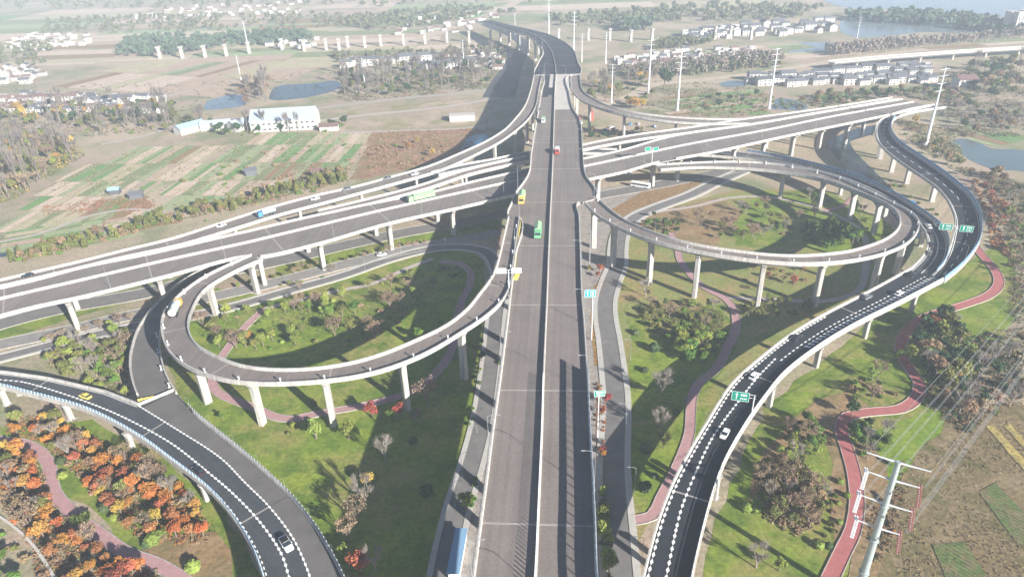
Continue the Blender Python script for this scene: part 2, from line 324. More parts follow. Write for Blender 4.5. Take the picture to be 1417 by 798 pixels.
def place(proto, used, loc, rz=0.0, sc=1.0, label=None, group=None, sz=None):
    """the first use moves the built thing itself, later ones copy it"""
    r = proto if not used.get(proto.name) else copy_tree(proto)
    used[proto.name] = True
    r.location = loc; r.rotation_euler = (0, 0, rz); r.scale = (sc, sc, sz or sc)
    if label: r['label'] = label
    if group: r['group'] = group
    return r
USED = {}

# sweep a closed profile (offset, height) along a Line3
def sweep(mb, L, q0, q1, prof, step=4.0, mi=0, edge=0, caps=True):
    """edge: 0 offsets from the centre line, 1 from the R edge inwards negative, -1 from the L edge"""
    n = max(2, int((q1 - q0) / step) + 1); qs = np.linspace(q0, q1, n); rings = []
    for q in qs:
        pr = prof(q) if callable(prof) else prof
        rings.append([L.at(q, off=o, dz=z, frac=(edge if edge else None)) for o, z in pr])
    k = len(rings[0]); vs = [p for r in rings for p in r]; fs = []
    for i in range(n - 1):
        for j in range(k):
            a = i * k + j; b = i * k + (j + 1) % k; fs.append((a, b, b + k, a + k))
    if caps: fs += [tuple(range(k)), tuple(range((n - 1) * k, n * k))[::-1]]
    mb.add(vs, fs, mi)
def sheet(mb, L, q0, q1, f0, f1, dz=0.0, step=4.0, mi=0, offs=None):
    """flat band between two fractions of the half widths, or between two offsets in metres"""
    n = max(2, int((q1 - q0) / step) + 1); qs = np.linspace(q0, q1, n); vs = []
    for q in qs:
        if offs: vs += [L.at(q, off=offs[0], dz=dz), L.at(q, off=offs[1], dz=dz)]
        else: vs += [L.at(q, dz=dz, frac=f0), L.at(q, dz=dz, frac=f1)]
    mb.add(vs, [(2 * i, 2 * i + 1, 2 * i + 3, 2 * i + 2) for i in range(n - 1)], mi)
def ranges(a, b, holes):
    out = []; cur = a
    for h0, h1 in sorted(holes):
        if h0 > cur: out.append((cur, min(h0, b)))
        cur = max(cur, h1)
    if cur < b: out.append((cur, b))
    return [r for r in out if r[1] - r[0] > 1.0]
# ---------------------------------------------------------------- the raised roads
LINES = {k: Line3(v) for k, v in SECS.items()}
for L in LINES.values():
    for _ in range(5):
        for a in (L.C[:, 0], L.C[:, 1], L.lw, L.rw):
            if a is L.lw or a is L.rw:
                continue
            b = a.copy(); b[1:-1] = (a[:-2] + 2 * a[1:-1] + a[2:]) / 4; a[:] = b
    T = np.gradient(L.C[:, :2], axis=0); T /= np.linalg.norm(T, axis=1)[:, None]; L.T = T
    L.N = np.stack([T[:, 1], -T[:, 0]], 1) * (-1 if L.flip else 1)
    d = np.linalg.norm(np.diff(L.C[:, :2], axis=0), axis=1); L.s = np.concatenate([[0], np.cumsum(d)]); L.len = L.s[-1]

def fit_width(L, pts, z, side):
    P = [W(x, y, z + .9)[:2] for x, y in pts]; out = (L.rw if side > 0 else L.lw)
    for i in range(len(L.s)):
        c = L.C[i, :2]; n = L.N[i] * side; best = None
        for a, b in zip(P[:-1], P[1:]):
            d = b - a; M = np.array([[n[0], -d[0]], [n[1], -d[1]]])
            if abs(np.linalg.det(M)) < 1e-6: continue
            t, u = np.linalg.solve(M, a - c)
            if -.001 <= u <= 1.001 and 1 < t < 30 and (best is None or t < best): best = t
        if best: out[i] = best
fit_width(LINES['left_curve'], [(-100,507),(-80,508),(6,513),(66,521.4),(146,540),(190,557),(193,558),(240,537),(271,572),(305,599),(338.8,626),(370,653),(399.7,680.4),(421,706),(440,731),(454,755),(467.5,778.7),(484,815),(500,870),(510,940)], 8, 1)

def make_pier(name_mat, root, x, y, ztop, rz, w=2.6, t=1.7, capw=4.0, caph=2.6):
    """a column that flares into its cap, on a footing"""
    mb = MB(); prof = [(-0.3, w * 1.5, t * 1.6), (0.0, w * 1.5, t * 1.6), (0.01, w, t), (ztop - caph, w, t), (ztop - caph * .45, w * .5 + capw * .5 * .75, t), (ztop - .3, capw, t * 1.05), (ztop, capw, t * 1.05)]
    ca, sa = math.cos(rz), math.sin(rz); vs = []
    for z, W_, T_ in prof:
        c = min(W_, T_) * .14
        for X, Y in ((-W_/2+c, -T_/2), (W_/2-c, -T_/2), (W_/2, -T_/2+c), (W_/2, T_/2-c), (W_/2-c, T_/2), (-W_/2+c, T_/2), (-W_/2, T_/2-c), (-W_/2, -T_/2+c)):
            vs.append((x + X * ca - Y * sa, y + X * sa + Y * ca, z))
    fs = []
    for i in range(len(prof) - 1):
        for j in range(8): a = i * 8 + j; b = i * 8 + (j + 1) % 8; fs.append((a, b, b + 8, a + 8))
    fs += [tuple(range(8))[::-1], tuple(range(len(vs) - 8, len(vs)))]
    mb.add(vs, fs); return mb.build('pier', M_PIER, root, base=root.location)

def raised_road(key, label, dz=0.0, surf=None, holesL=(), holesR=(), par_h=1.05, par_w=.42, depth=2.1, joints=40.0, median=False, par_hL=None, par_hR=None):
    L = LINES[key]; b = L.at(L.len / 2); root = empty('elevated_road', (b[0], b[1], 0), label, 'elevated road'); L.root = root; L.dz = dz; base = root.location
    e = .012
    mb = MB(); segs = surf or [(0, L.len, 0)]
    for q0, q1, mi in segs: sheet(mb, L, q0, q1, -1, 1, dz, mi=mi, step=3)
    mb.build('road_surface', [M_DECK, M_NEW, M_DARK, M_DECK2, M_BARE], root, base=base)
    # girder: slab with cantilevers over box webs
    def prof(q):
        l = np.interp(q, L.s, L.lw); r = np.interp(q, L.s, L.rw); z = dz - e
        return [(-l - .12, z), (r + .12, z), (r + .12, z - .5), (r * .62, z - .95), (r * .5, z - depth), (-l * .5, z - depth), (-l * .62, z - .95), (-l - .12, z - .5)]
    mb = MB(); sweep(mb, L, 0, L.len, prof, step=3); mb.build('girder', M_CONC2, root, base=base)
    for side, holes, h in ((-1, holesL, par_hL or par_h), (1, holesR, par_hR or par_h)):
        for q0, q1 in ranges(0, L.len, holes):
            mb = MB(); w = par_w * side
            sweep(mb, L, q0, q1, [(0.16 * side, dz - .55), (.16 * side, dz + h), (-w * .55, dz + h), (-w, dz + .25), (-w, dz + .006), (.0, dz + .006), (0, dz - .55)], edge=side, step=3)
            mb.build('parapet', M_CONC, root, base=base)
    if median:
        for q0, q1 in median:
            mb = MB(); sweep(mb, L, q0, q1, [(-.32, dz + .006), (.32, dz + .006), (.2, dz + .4), (.14, dz + 1.1), (-.14, dz + 1.1), (-.2, dz + .4)], step=4)
            mb.build('median_barrier', M_CONC, root, base=base)
    if joints:
        q = joints * .7
        while q < L.len - 2:
            mb = MB(); sheet(mb, L, q, q + .45, -1, 1, dz + .012, step=1)
            sheet(mb, L, q + .16, q + .28, -1, 1, dz + .02, step=1, mi=1)
            mb.build('expansion_joint', [M_JOINT, M_BLACK], root, base=base); q += joints
    return L
def skip(key, *pairs):
    L = LINES[key]; out = []
    for a, b in pairs:
        s0 = L.near_px(*a); s1 = L.near_px(*b); out.append((min(s0, s1), max(s0, s1)))
    return out
def sq(key, px, py): return LINES[key].near_px(px, py)

Lm = LINES['main']; q102 = sq('main', 769, 103); q128 = sq('main', 767.5, 130); q146 = sq('main', 767, 150)
raised_road('main', 'broad straight central expressway viaduct with brown asphalt and white median running to the horizon', 0.0,
    surf=[(0, q128 - 2, 0), (q128 - 2, q102, 4), (q102, Lm.len, 1)],
    holesL=skip('main', ((761, 305), (761, 295))) + skip('main', ((769, 105), (769, 101))), holesR=skip('main', ((762.4, 281), (762.4, 271))) + skip('main', ((769, 105), (769, 101))),
    joints=49.0, median=[(0, Lm.len)])
raised_road('cross', 'widest white viaduct crossing under the central expressway from lower left to upper right', -0.04,
    surf=[(0, LINES['cross'].len, 0)], holesR=skip('cross', ((345, 333), (333, 336))) + skip('cross', ((905, 208), (885, 213))), joints=52.0, median=[(0, LINES['cross'].len)])
raised_road('north_slip', 'narrow slip viaduct hugging the far side of the wide cross viaduct', -0.08, surf=[(0, LINES['north_slip'].len, 0)], depth=1.8, joints=45)
raised_road('north_east_ramp', 'slim ramp leaving the far central viaduct and sweeping right to the cross viaduct', -0.12, surf=[(0, LINES['north_east_ramp'].len, 0)], depth=1.8)
raised_road('north_west_ramp', 'long ramp curving from the far central viaduct down the field side to the left edge', -0.16, surf=[(0, LINES['north_west_ramp'].len, 0)], depth=1.8, joints=45)
raised_road('left_loop', 'big left loop ramp on tall piers around the sunlit garden', -0.03, surf=[(0, LINES['left_loop'].len, 0)], depth=1.9, joints=38, par_w=.5)
raised_road('right_loop', 'big right loop ramp on tall slim piers around the shaded garden', -0.06, surf=[(0, LINES['right_loop'].len, 0)], depth=1.9, joints=38, par_w=.5)
raised_road('under_ramp', 'middle dark ramp squeezed between the right loop and the outer ramp, passing under the cross viaduct', -0.10, surf=[(0, LINES['under_ramp'].len, 2)], depth=1.7)
raised_road('outer_ramp', 'outermost dark ramp bulging to the right of the right loop', -0.14, surf=[(0, LINES['outer_ramp'].len, 1)], depth=1.7, joints=45)
raised_road('right_curve', 'dark curved viaduct with white outer wall at lower right', -0.02, surf=[(0, LINES['right_curve'].len, 1)], depth=1.8, joints=60)
raised_road('left_curve', 'curved grey viaduct with zigzag white lane lines at lower left', -0.05, surf=[(0, LINES['left_curve'].len, 2)], depth=1.8, joints=55,
    holesR=skip('left_curve', ((176, 580), (219, 606))))
raised_road('slip_ramp', 'plain grey slip ramp rising under the left loop to the lower left viaduct', -0.09, surf=[(0, LINES['slip_ramp'].len, 3)], depth=1.6, joints=0, holesL=skip('slip_ramp', ((210, 540), (225, 555))))

# piers
for key, bases in PIERS.items():
    if key in ('cross', 'right_curve', 'left_curve'): continue
    L = LINES[key]
    if key in ('north_west_ramp', 'north_east_ramp'): continue
    for p in bases:
        w = W(*p, 0); q = L.near(w[0], w[1]); c = L.at(q); hd = L.heading(q)
        make_pier(None, L.root, c[0], c[1], c[2] + L.dz - 1.9, hd + math.pi / 2, w=2.6, t=1.8, capw=4.4, caph=3.2)
def auto_piers(key, q0, q1, gap, fr=(0,), **k):
    L = LINES[key]; n = max(1, int((q1 - q0) / gap)); dep = k.pop('depth', 1.8)
    for i in range(n + 1):
        q = q0 + (q1 - q0) * i / n; hd = L.heading(q)
        for f in fr:
            c = L.at(q, frac=f) if f else L.at(q)
            if c[2] < 4: continue
            make_pier(None, L.root, c[0], c[1], c[2] + L.dz - dep, hd + math.pi / 2, **k)
auto_piers('north_west_ramp', 25, LINES['north_west_ramp'].len - 10, 32, w=2.0, t=1.5, capw=3.4)
auto_piers('north_east_ramp', 20, LINES['north_east_ramp'].len - 10, 31, w=2.0, t=1.5, capw=3.4)
auto_piers('north_slip', 15, LINES['north_slip'].len - 15, 36, w=1.8, t=1.5, capw=3.0)
auto_piers('under_ramp', 20, LINES['under_ramp'].len - 60, 34, w=2.0, t=1.5, capw=3.2, depth=1.7)
auto_piers('slip_ramp', 60, LINES['slip_ramp'].len - 15, 34, w=2.0, t=1.5, capw=3.2, depth=1.6)
for fr in ((-.68,), (.72,)):
    L = LINES['cross']
    for p in PIERS['cross']:
        w = W(*p, 0); q = L.near(w[0], w[1])
        c = L.at(q, frac=fr[0]); make_pier(None, L.root, c[0], c[1], c[2] - 2.14, L.heading(q) + math.pi / 2, w=3.0, t=1.9, capw=6.4, caph=3.2)
L = LINES['cross']
for p in ((1210, 178), (1040, 222), (1000, 232), (740, 300)):
    q = sq('cross', p[0], p[1] - 30)
    for f in (-.68, .72):
        c = L.at(q, frac=f); make_pier(None, L.root, c[0], c[1], c[2] - 2.14, L.heading(q) + math.pi / 2, w=2.6, t=1.8, capw=5.6, caph=3.2)
L = LINES['main']
for q in np.arange(45, L.len - 60, 38.0):
    c0 = L.at(q)
    # keep clear of the crossing deck
    pc = LINES['cross']; n = pc.near(c0[0], c0[1]); cc = pc.at(n)
    if abs(c0[1] - cc[1]) < 24 and abs(c0[0] - cc[0]) < 60: continue
    for off in (-6.6, 6.6):
        c = L.at(q, off=off)
        if c[2] > 6: make_pier(None, L.root, c[0], c[1], c[2] - 2.1, L.heading(q) + math.pi / 2, w=2.6, t=2.0, capw=5.4, caph=3.0)
for key, offs in (('right_curve', (-3.6, 4.0)), ('left_curve', (-2.2, 3.4))):
    L = LINES[key]
    qs = [L.near(*W(*p, 0)[:2]) for p in PIERS[key]] + ([25, 55] if key == 'right_curve' else [125, 160])
    for q in qs:
        for o in offs: c = L.at(q, off=o); make_pier(None, L.root, c[0], c[1], c[2] + L.dz - 1.8, L.heading(q) + math.pi / 2, w=1.7, t=1.5, capw=2.5, caph=2.0)
# ---------------------------------------------------------------- ground, lawns, fields, water, roads at ground level
DRY = (.235, .18, .105); SOIL = (.27, .19, .135); OLIVE = (.10, .115, .04); GRASS = (.095, .15, .025); LAWN = (.13, .17, .035); STRAW = (.30, .25, .14); REED = (.26, .16, .10)
G_BASE = ground_mat('rough_country_ground', [(.36,.29,.21), (.24,.235,.14), (.36,.265,.21), (.21,.225,.12), (.42,.34,.25)], [.014, .03, .022, .009])
G_LAWN = ground_mat('park_lawn', [(.165, .235, .03), (.22, .27, .04), (.26, .23, .08), (.11, .17, .025)], [.05, .035, .1])
G_LAWND = ground_mat('dry_lawn', [(.25, .23, .08), (.16, .20, .05), (.31, .23, .11), (.22, .24, .08)], [.04, .05, .1])
G_BARE = ground_mat('bare_brown_earth', [(.26, .17, .085), (.19, .15, .07), (.3, .21, .12)], [.08, .15])
G_PAVE = ground_mat('dusty_pavement', [(.3, .27, .25), (.24, .22, .21), (.34, .3, .26)], [.1, .2])
G_REED = ground_mat('reed_bed', [(.28, .17, .11), (.2, .17, .07), (.34, .22, .15)], [.05, .12])
G_YARD = ground_mat('pale_yard', [(.42, .33, .25), (.34, .27, .2), (.25, .23, .12)], [.02, .04])
ZC = [0]
def sheet_poly(name, px, z, m, kind='structure', jit=0.0, world=False, step=6.0):
    """one flat sheet whose outline is given by sight lines; the outline is roughened a little"""
    ZC[0] += 1; z = z * .5 + .0035 * ZC[0]
    P = [W(x, y, z)[:2] for x, y in px] if not world else [np.array(p) for p in px]
    out = []
    for i in range(len(P)):
        a, b = P[i], P[(i + 1) % len(P)]; n = max(1, int(np.linalg.norm(b - a) / step)) if jit else 1
        for k in range(n):
            p = a + (b - a) * k / n
            if jit: p = p + np.array([random.uniform(-jit, jit), random.uniform(-jit, jit)])
            out.append(p)
    me = bpy.data.meshes.new(name); bm = bmesh.new(); vs = [bm.verts.new((p[0], p[1], z)) for p in out]; f = bm.faces.new(vs)
    bmesh.ops.triangulate(bm, faces=[f]); bm.normal_update()
    for f in bm.faces:
        if f.normal.z < 0: f.normal_flip()
    bm.to_mesh(me); bm.free(); me.materials.append(m); o = bpy.data.objects.new(name, me); COL.objects.link(o); o['kind'] = kind; return o
def smooth_poly(px, z=0):
    P = [list(W(x, y, z)) for x, y in px]; c = catmull(P + [P[0]], step=3)[:-1]; return [p[:2] for p in c]
# ground: one sheet to the horizon, finer near the place, with a little relief far away
mb = MB(); S = 9000
mb.add([(-S, -2000, 0), (S, -2000, 0), (S, S, 0), (-S, S, 0)], [(0, 1, 2, 3)])
g = mb.build('ground', G_BASE); g['kind'] = 'structure'

RIB = []     # ground ribbons, for keeping trees off them
def ribbon(name, pts, w, z, m, kerb=None, kmat=None, kind='structure', z0=None):
    z = z + .04 + .004 * len(RIB)
    P = [list(W(x, y, 0)) for x, y in pts]; c = catmull(P, step=3); T = np.gradient(c[:, :2], axis=0); T /= np.linalg.norm(T, axis=1)[:, None]; N = np.stack([T[:, 1], -T[:, 0]], 1)
    n = len(c); ws = np.interp(np.linspace(0, 1, n), np.linspace(0, 1, len(w)), w) if isinstance(w, (list, tuple)) else np.full(n, w)
    mb = MB(); vs = []
    for i in range(n):
        for s_ in (-1, 1): p = c[i, :2] + N[i] * s_ * ws[i] / 2; vs.append((p[0], p[1], z))
    mb.add(vs, [(2 * i, 2 * i + 1, 2 * i + 3, 2 * i + 2) for i in range(n - 1)])
    o = mb.build(name, m); o['kind'] = kind; RIB.append((c[:, :2], ws / 2))
    if kerb:
        for s_ in (-1, 1):
            mb = MB(); vs = []
            for i in range(n):
                a = c[i, :2] + N[i] * s_ * (ws[i] / 2 + .002); b = c[i, :2] + N[i] * s_ * (ws[i] / 2 + kerb)
                vs += [(a[0], a[1], -.05), (a[0], a[1], z + .12), (b[0], b[1], z + .12), (b[0], b[1], -.05)]
            mb.add(vs, [(4 * i + j, 4 * i + j + 1, 4 * i + j + 5, 4 * i + j + 4) for i in range(n - 1) for j in range(3)])
            k = mb.build('kerb', kmat or M_CONC2); k['kind'] = 'structure'
    return c
M_PINK = mat('pink_path_surface', (.40, .235, .235), .9, .12, .6)
M_RED = mat('red_path_surface', (.38, .13, .125), .9, .12, .5)
M_PATH = mat('pale_path', (.42, .36, .32), .9, .12, .4)
M_STREET = mat('street_asphalt', (.17, .16, .155), .9, .15, .25)
M_SIDE = mat('sidewalk_paving', (.45, .43, .40), .9, .1, .6)
# lawns
sheet_poly('lawn', [(262,418),(300,398),(395,412),(560,352),(640,340),(668,360),(680,430),(668,520),(645,620),(612,720),(594,830),(470,830),(390,705),(255,560),(232,500)], .03, G_LAWN, jit=.8)
sheet_poly('lawn', [(0,590),(60,590),(130,580),(215,628),(300,690),(380,830),(250,830),(120,700),(0,640)], .025, G_LAWN, jit=.8)
sheet_poly('lawn', [(848,300),(905,292),(1020,262),(1130,262),(1240,320),(1240,380),(1120,470),(1000,560),(930,660),(880,760),(868,640),(872,560),(858,470),(846,400)], .03, G_LAWND, jit=.8)
sheet_poly('lawn', [(1200,600),(1270,575),(1325,560),(1300,640),(1262,700),(1240,735),(1226,700),(1215,650)], .06, ground_mat('bright_lawn', [(.15, .23, .03), (.2, .26, .04)], [.1]), jit=.6)
sheet_poly('lawn', [(1240,420),(1340,360),(1400,330),(1417,420),(1350,520),(1300,640),(1250,720),(1190,830),(960,830),(1000,690),(1060,560),(1150,490)], .025, G_LAWN, jit=1)
sheet_poly('lawn', [(1055,265),(1140,262),(1235,312),(1230,345),(1150,348),(1020,340),(1000,300)], .05, G_LAWN, jit=1)
sheet_poly('lawn', [(870,440),(1000,420),(1020,470),(990,540),(950,640),(900,720),(875,690),(872,560)], .05, G_LAWN, jit=1.2)
sheet_poly('lawn', [(-40,455),(0,447),(120,420),(204,402),(204,410),(120,434),(0,472),(-40,480)], .03, G_LAWN, jit=.2)
sheet_poly('lawn', [(380,366),(460,344),(540,326),(640,312),(690,305),(690,318),(560,338),(470,360),(385,385)], .03, G_LAWN, jit=.2)
# bare and brown ground
sheet_poly('bare_ground', [(1090,585),(1130,555),(1170,540),(1200,560),(1172,590),(1180,660),(1176,730),(1155,770),(1150,700),(1152,640),(1135,600),(1100,610),(1060,660),(1040,700),(1040,650)], .05, G_BARE, jit=.8)
sheet_poly('bare_ground', [(195,745),(300,735),(320,760),(330,830),(200,830)], .05, G_BARE, jit=.4)
sheet_poly('bare_ground', [(848,300),(905,292),(990,274),(1030,290),(985,345),(905,318)], .06, G_BARE, jit=.8)
sheet_poly('bare_ground', [(1230,700),(1262,640),(1330,560),(1440,560),(1440,830),(1190,830)], .05, ground_mat('fallow_field', [(.2,.15,.08),(.13,.12,.05),(.25,.19,.11)], [.06,.12], stripes=(math.radians(20), 1.6, .05)), jit=.8)
sheet_poly('reed_bed', [(512,183),(660,176),(672,184),(650,206),(590,227),(500,250),(492,240)], .03, G_REED, jit=1)
sheet_poly('reed_bed', [(60,285),(200,270),(215,285),(180,298),(60,300)], .03, G_REED, jit=1)
sheet_poly('yard_ground', [(480,152),(640,138),(690,136),(672,178),(560,182),(478,183)], .02, G_YARD, jit=1)
sheet_poly('pavement', [(800,292),(815,262),(905,250),(960,244),(905,276),(848,300),(838,340),(832,400),(828,480),(840,560),(846,640),(850,830),(820,830),(800,560),(795,400)], .04, G_PAVE, jit=.2)
sheet_poly('pavement', [(672,600),(694,400),(705,330),(800,300),(796,420),(800,560),(815,830),(622,830),(645,700)], .035, G_PAVE, jit=.2)
sheet_poly('planting_bed', [(822,396),(836,384),(840,420),(826,460),(832,505),(822,506),(817,440)], .07, ground_mat('orange_bed', [(.3,.19,.06),(.2,.18,.05),(.36,.2,.08)], [.3,.5]), jit=.15)
sheet_poly('planting_bed', [(826,528),(838,545),(840,600),(836,668),(829,668),(824,600)], .07, ground_mat('brown_bed', [(.2,.11,.06),(.13,.1,.04),(.26,.13,.08)], [.3,.5]), jit=.15)
sheet_poly('planting_bed', [(829,672),(838,672),(846,740),(850,810),(838,812),(832,740)], .07, G_LAWN, jit=.15)
sheet_poly('planting_bed', [(842,292),(905,256),(975,246),(962,262),(905,282),(870,300)], .07, ground_mat('rust_bed', [(.26,.16,.08),(.2,.15,.07),(.3,.2,.1)], [.3,.5]), jit=.2)
sheet_poly('bare_ground', [(1190,690),(1186,650),(1176,610),(1200,610),(1228,640),(1232,690),(1220,760),(1205,830),(1165,830),(1180,760)], .05, G_BARE, jit=.6)
# water
M_WATER = mat('pond_water', (.10, .14, .15), .12, .1, .02, spec=.5)
M_LAKE = mat('lake_water', (.16, .2, .22), .2, .05, .01, spec=.5)
M_DRAIN = mat('dark_canal_water', (.025, .05, .055), .25, .3, .05, spec=.5)
for nm, m, pts in (
    ('pond', M_WATER, [(1312,196),(1330,192),(1352,197),(1375,206),(1405,207),(1440,214),(1440,240),(1405,236),(1380,236),(1352,226),(1330,214)]),
    ('pond', M_WATER, [(1066,140),(1080,136),(1100,139),(1118,148),(1108,153),(1085,152),(1066,151)]),
    ('pond', M_WATER, [(286,140),(318,132),(337,132),(338,146),(316,150),(286,152)]),
    ('pond', M_DRAIN, [(376,124),(392,118),(430,116),(462,112),(470,122),(430,134),(378,139)]),
    ('pond', M_WATER, [(994,116),(1010,112),(1030,113),(1032,119),(1004,121)]),
    ('pond', mat('blue_pond_water', (.03, .16, .26), .3, .05, .05, spec=.5), [(640,202),(650,189),(668,186),(676,190),(664,202),(640,212)]),
    ('lake', M_LAKE, [(1085,65),(1100,60),(1150,59),(1155,66),(1140,78),(1100,79)]),
    ('lake', M_LAKE, [(1160,36),(1175,26),(1230,27),(1300,32),(1390,40),(1340,46),(1280,45),(1230,50),(1190,52),(1170,48)]),
    ('lake', M_LAKE, [(1140,2),(1150,-30),(1500,-60),(1600,20),(1417,26),(1340,20),(1260,14),(1180,12)]),
    ('canal', M_DRAIN, [(1146,196),(1163,186),(1185,178),(1215,172),(1208,186),(1175,196),(1185,212),(1212,238),(1262,290),(1290,330),(1262,330),(1225,285),(1180,243),(1152,212)]),
    ('canal', M_DRAIN, [(0,350),(45,346),(45,350),(0,356)])):
    if nm == 'canal' or len(pts) < 5: o = sheet_poly(nm, pts, .04, m, jit=.4)
    else: o = sheet_poly(nm, smooth_poly(pts), .04, m, world=True)
# streets and paths
ribbon('road', [(-60,470),(0,449),(80,428),(204,405),(300,379),(400,358),(480,339),(560,322),(640,308),(720,291),(820,272),(900,258),(1000,238),(1100,220)], 10.5, .09, M_STREET, .3)
ribbon('road', [(-60,492),(0,477),(90,458),(182,436),(270,416),(360,396),(450,373),(540,351),(620,335),(690,322)], 8.5, .10, mat('weathered_street', (.25, .235, .225), .9, .15, .3), .3)
ribbon('service_road', [(-60,510),(0,495.5),(80,475),(161,457),(270,436.5),(335,421),(400,402),(475,381),(540,358.5),(594,345),(625,342),(651,343.5),(672,349),(686,366),(692,400),(686,440),(682,480),(676,530),(666,590),(650,650),(634,700),(618,770),(604,850)], 5.2, .11, M_STREET, 1.5, M_SIDE)
ribbon('service_road', [(864,850),(858,790),(854,730),(850,680),(849,640),(851,595),(852,551),(848,510),(843,470),(838,440),(838,415),(845,390),(854,366),(855,345),(860,322),(880,300),(912,286),(955,270),(990,253),(1020,240),(1060,222)], 6.2, .11, M_STREET, 1.9, M_SIDE)
ribbon('footpath', [(-40,600),(0,609),(34,614),(60,630),(70,650),(75,680),(98,708),(139,740),(175,765),(215,780),(250,800),(290,830)], 3.3, .13, M_PINK, .2)
ribbon('footpath', [(366,427),(342,450),(311,488),(296,515),(298,540),(329,556),(357,566),(377,576),(402,580),(443,572),(494,563),(540,552),(570,542),(605,515),(626,482),(630,450),(640,415),(650,395),(650,376),(636,365),(608,362)], 3.0, .13, M_PINK, .15)
ribbon('footpath', [(366,427),(425,413),(470,402),(515,393),(565,371),(600,358)], 2.8, .125, M_PATH)
ribbon('footpath', [(928,322),(937,340),(942,362),(960,385),(978,400),(1004,414),(1016,430),(1018,455),(1006,482),(990,512),(970,527),(959,546),(956,570),(954,600),(940,640),(915,690),(902,714),(878,720)], 3.0, .13, M_PINK, .15)
ribbon('footpath', [(1004,412),(1060,414),(1140,417),(1185,404),(1198,370),(1199,342),(1190,318),(1152,296),(1114,283),(1063,273),(1012,274),(961,286),(898,295)], 2.8, .125, M_PATH)
ribbon('footpath', [(1140,292),(1165,286),(1180,274),(1192,262)], 2.6, .14, M_PINK)
red = ribbon('footpath', [(1120,860),(1150,798),(1168,760),(1180,735),(1186,697),(1182,656),(1171,617),(1164,594),(1174,576),(1208,570),(1246,566),(1268,551),(1272,530),(1262,515),(1248,494),(1247,474),(1262,450),(1291,435),(1331,423),(1368,409),(1382,394),(1379,378),(1358,352),(1340,330)], 3.6, .13, M_RED, .2, M_PATH)
ribbon('dirt_track', [(0,335),(60,322),(120,300),(180,290),(260,300)], 3, .06, M_PATH)
ribbon('dirt_track', [(140,200),(200,188),(240,175)], 5, .06, M_PATH)
ribbon('dirt_track', [(380,176),(500,160),(600,150),(690,136)], 7, .05, M_PATH)
ribbon('dirt_track', [(470,184),(560,181),(640,178),(672,174)], 4, .05, M_PATH)
ribbon('road', [(440,150),(560,136),(650,128),(720,120)], 8, .05, mat('far_pale_road', (.36,.32,.28), .9))
ribbon('road', [(820,150),(870,135),(905,118),(980,110),(1060,100),(1200,78),(1417,56)], 12, .05, mat('sandy_new_road', (.46,.37,.28), .9, .1, .1))
ribbon('road', [(1090,96),(1180,84),(1300,78),(1440,66)], 8, .05, MATS['sandy_new_road'])
ribbon('road', [(560,62),(620,40),(680,20),(740,-10),(800,-30)], 22, .05, MATS['sandy_new_road'])
ribbon('road', [(690,135),(700,110),(712,88),(722,70),(724,60),(700,45),(670,34)], [30,26,20,18,16,16,14], .06, M_DARK)
ribbon('dirt_track', [(-40,230),(20,190),(100,160),(200,140),(300,118)], 5, .05, M_PATH)
ribbon('footpath', [(-20,706),(0,716),(40,748),(70,790),(90,830)], .7, .5, mat('pale_kerbstone', (.5,.48,.44), .9))
# farm plots: a quilt of strips
FM = [ground_mat('crop_green', [(.14,.26,.09),(.2,.28,.11)], [.1], stripes=(.6, 1.2, .2)), ground_mat('crop_pale_green', [(.27,.33,.17),(.33,.35,.2)], [.1], stripes=(.6, 1.5, .15)),
      ground_mat('tilled_soil', [(.40,.30,.22),(.46,.35,.26)], [.1], stripes=(.6, 1.1, .12)), ground_mat('stubble', [(.44,.38,.25),(.38,.34,.21)], [.1]),
      ground_mat('rust_weeds', [(.28,.18,.11),(.24,.19,.09)], [.1]), ground_mat('pale_soil', [(.54,.43,.34),(.48,.38,.28)], [.1]), ground_mat('olive_weeds', [(.19,.23,.11),(.27,.28,.15)], [.1])]
def inside(p, poly):
    c = False; n = len(poly)
    for i in range(n):
        a, b = poly[i], poly[i - 1]
        if (a[1] > p[1]) != (b[1] > p[1]) and p[0] < (b[0] - a[0]) * (p[1] - a[1]) / (b[1] - a[1]) + a[0]: c = not c
    return c
def quilt(px, dirpx, wid, length, weights, z=.03, fill=1.0, seed=1):
    rnd = random.Random(seed); poly = [W(x, y)[:2] for x, y in px]; a, b = W(*dirpx[0])[:2], W(*dirpx[1])[:2]; u = (b - a) / np.linalg.norm(b - a); v = np.array([-u[1], u[0]])
    us = [p @ u for p in poly]; vs_ = [p @ v for p in poly]; mb = MB(); cur = min(us); ZC[0] += 1; z = z * .5 + .0035 * ZC[0]
    while cur < max(us):
        L_ = rnd.uniform(*length); t = min(vs_)
        while t < max(vs_):
            w_ = rnd.uniform(*wid); c = u * (cur + L_ / 2) + v * (t + w_ / 2)
            if inside(c, poly) and rnd.random() < fill:
                sk = rnd.uniform(-.1, .1) * w_; g_ = min(.5, w_ * .06)
                q = [(cur + g_, t + g_ + sk), (cur + L_ - g_, t + g_ - sk), (cur + L_ - g_ + rnd.uniform(-1, 1), t + w_ - g_), (cur + g_, t + w_ - g_)]
                mb.add([(*(u * A + v * B), z) for A, B in q], [(0, 1, 2, 3)], rnd.choices(range(7), weights)[0])
            t += w_
        cur += L_
    o = mb.build('farm_field', FM); o['kind'] = 'structure'; return o
quilt([(15,305),(60,265),(125,225),(245,198),(380,190),(512,184),(505,244),(420,258),(330,278),(220,302),(130,318),(10,345)], ((370,270),(440,205)), (2.5, 9), (14, 44), (3, 5, 2.5, 4, 1.5, 3, 3), fill=.9, seed=3)
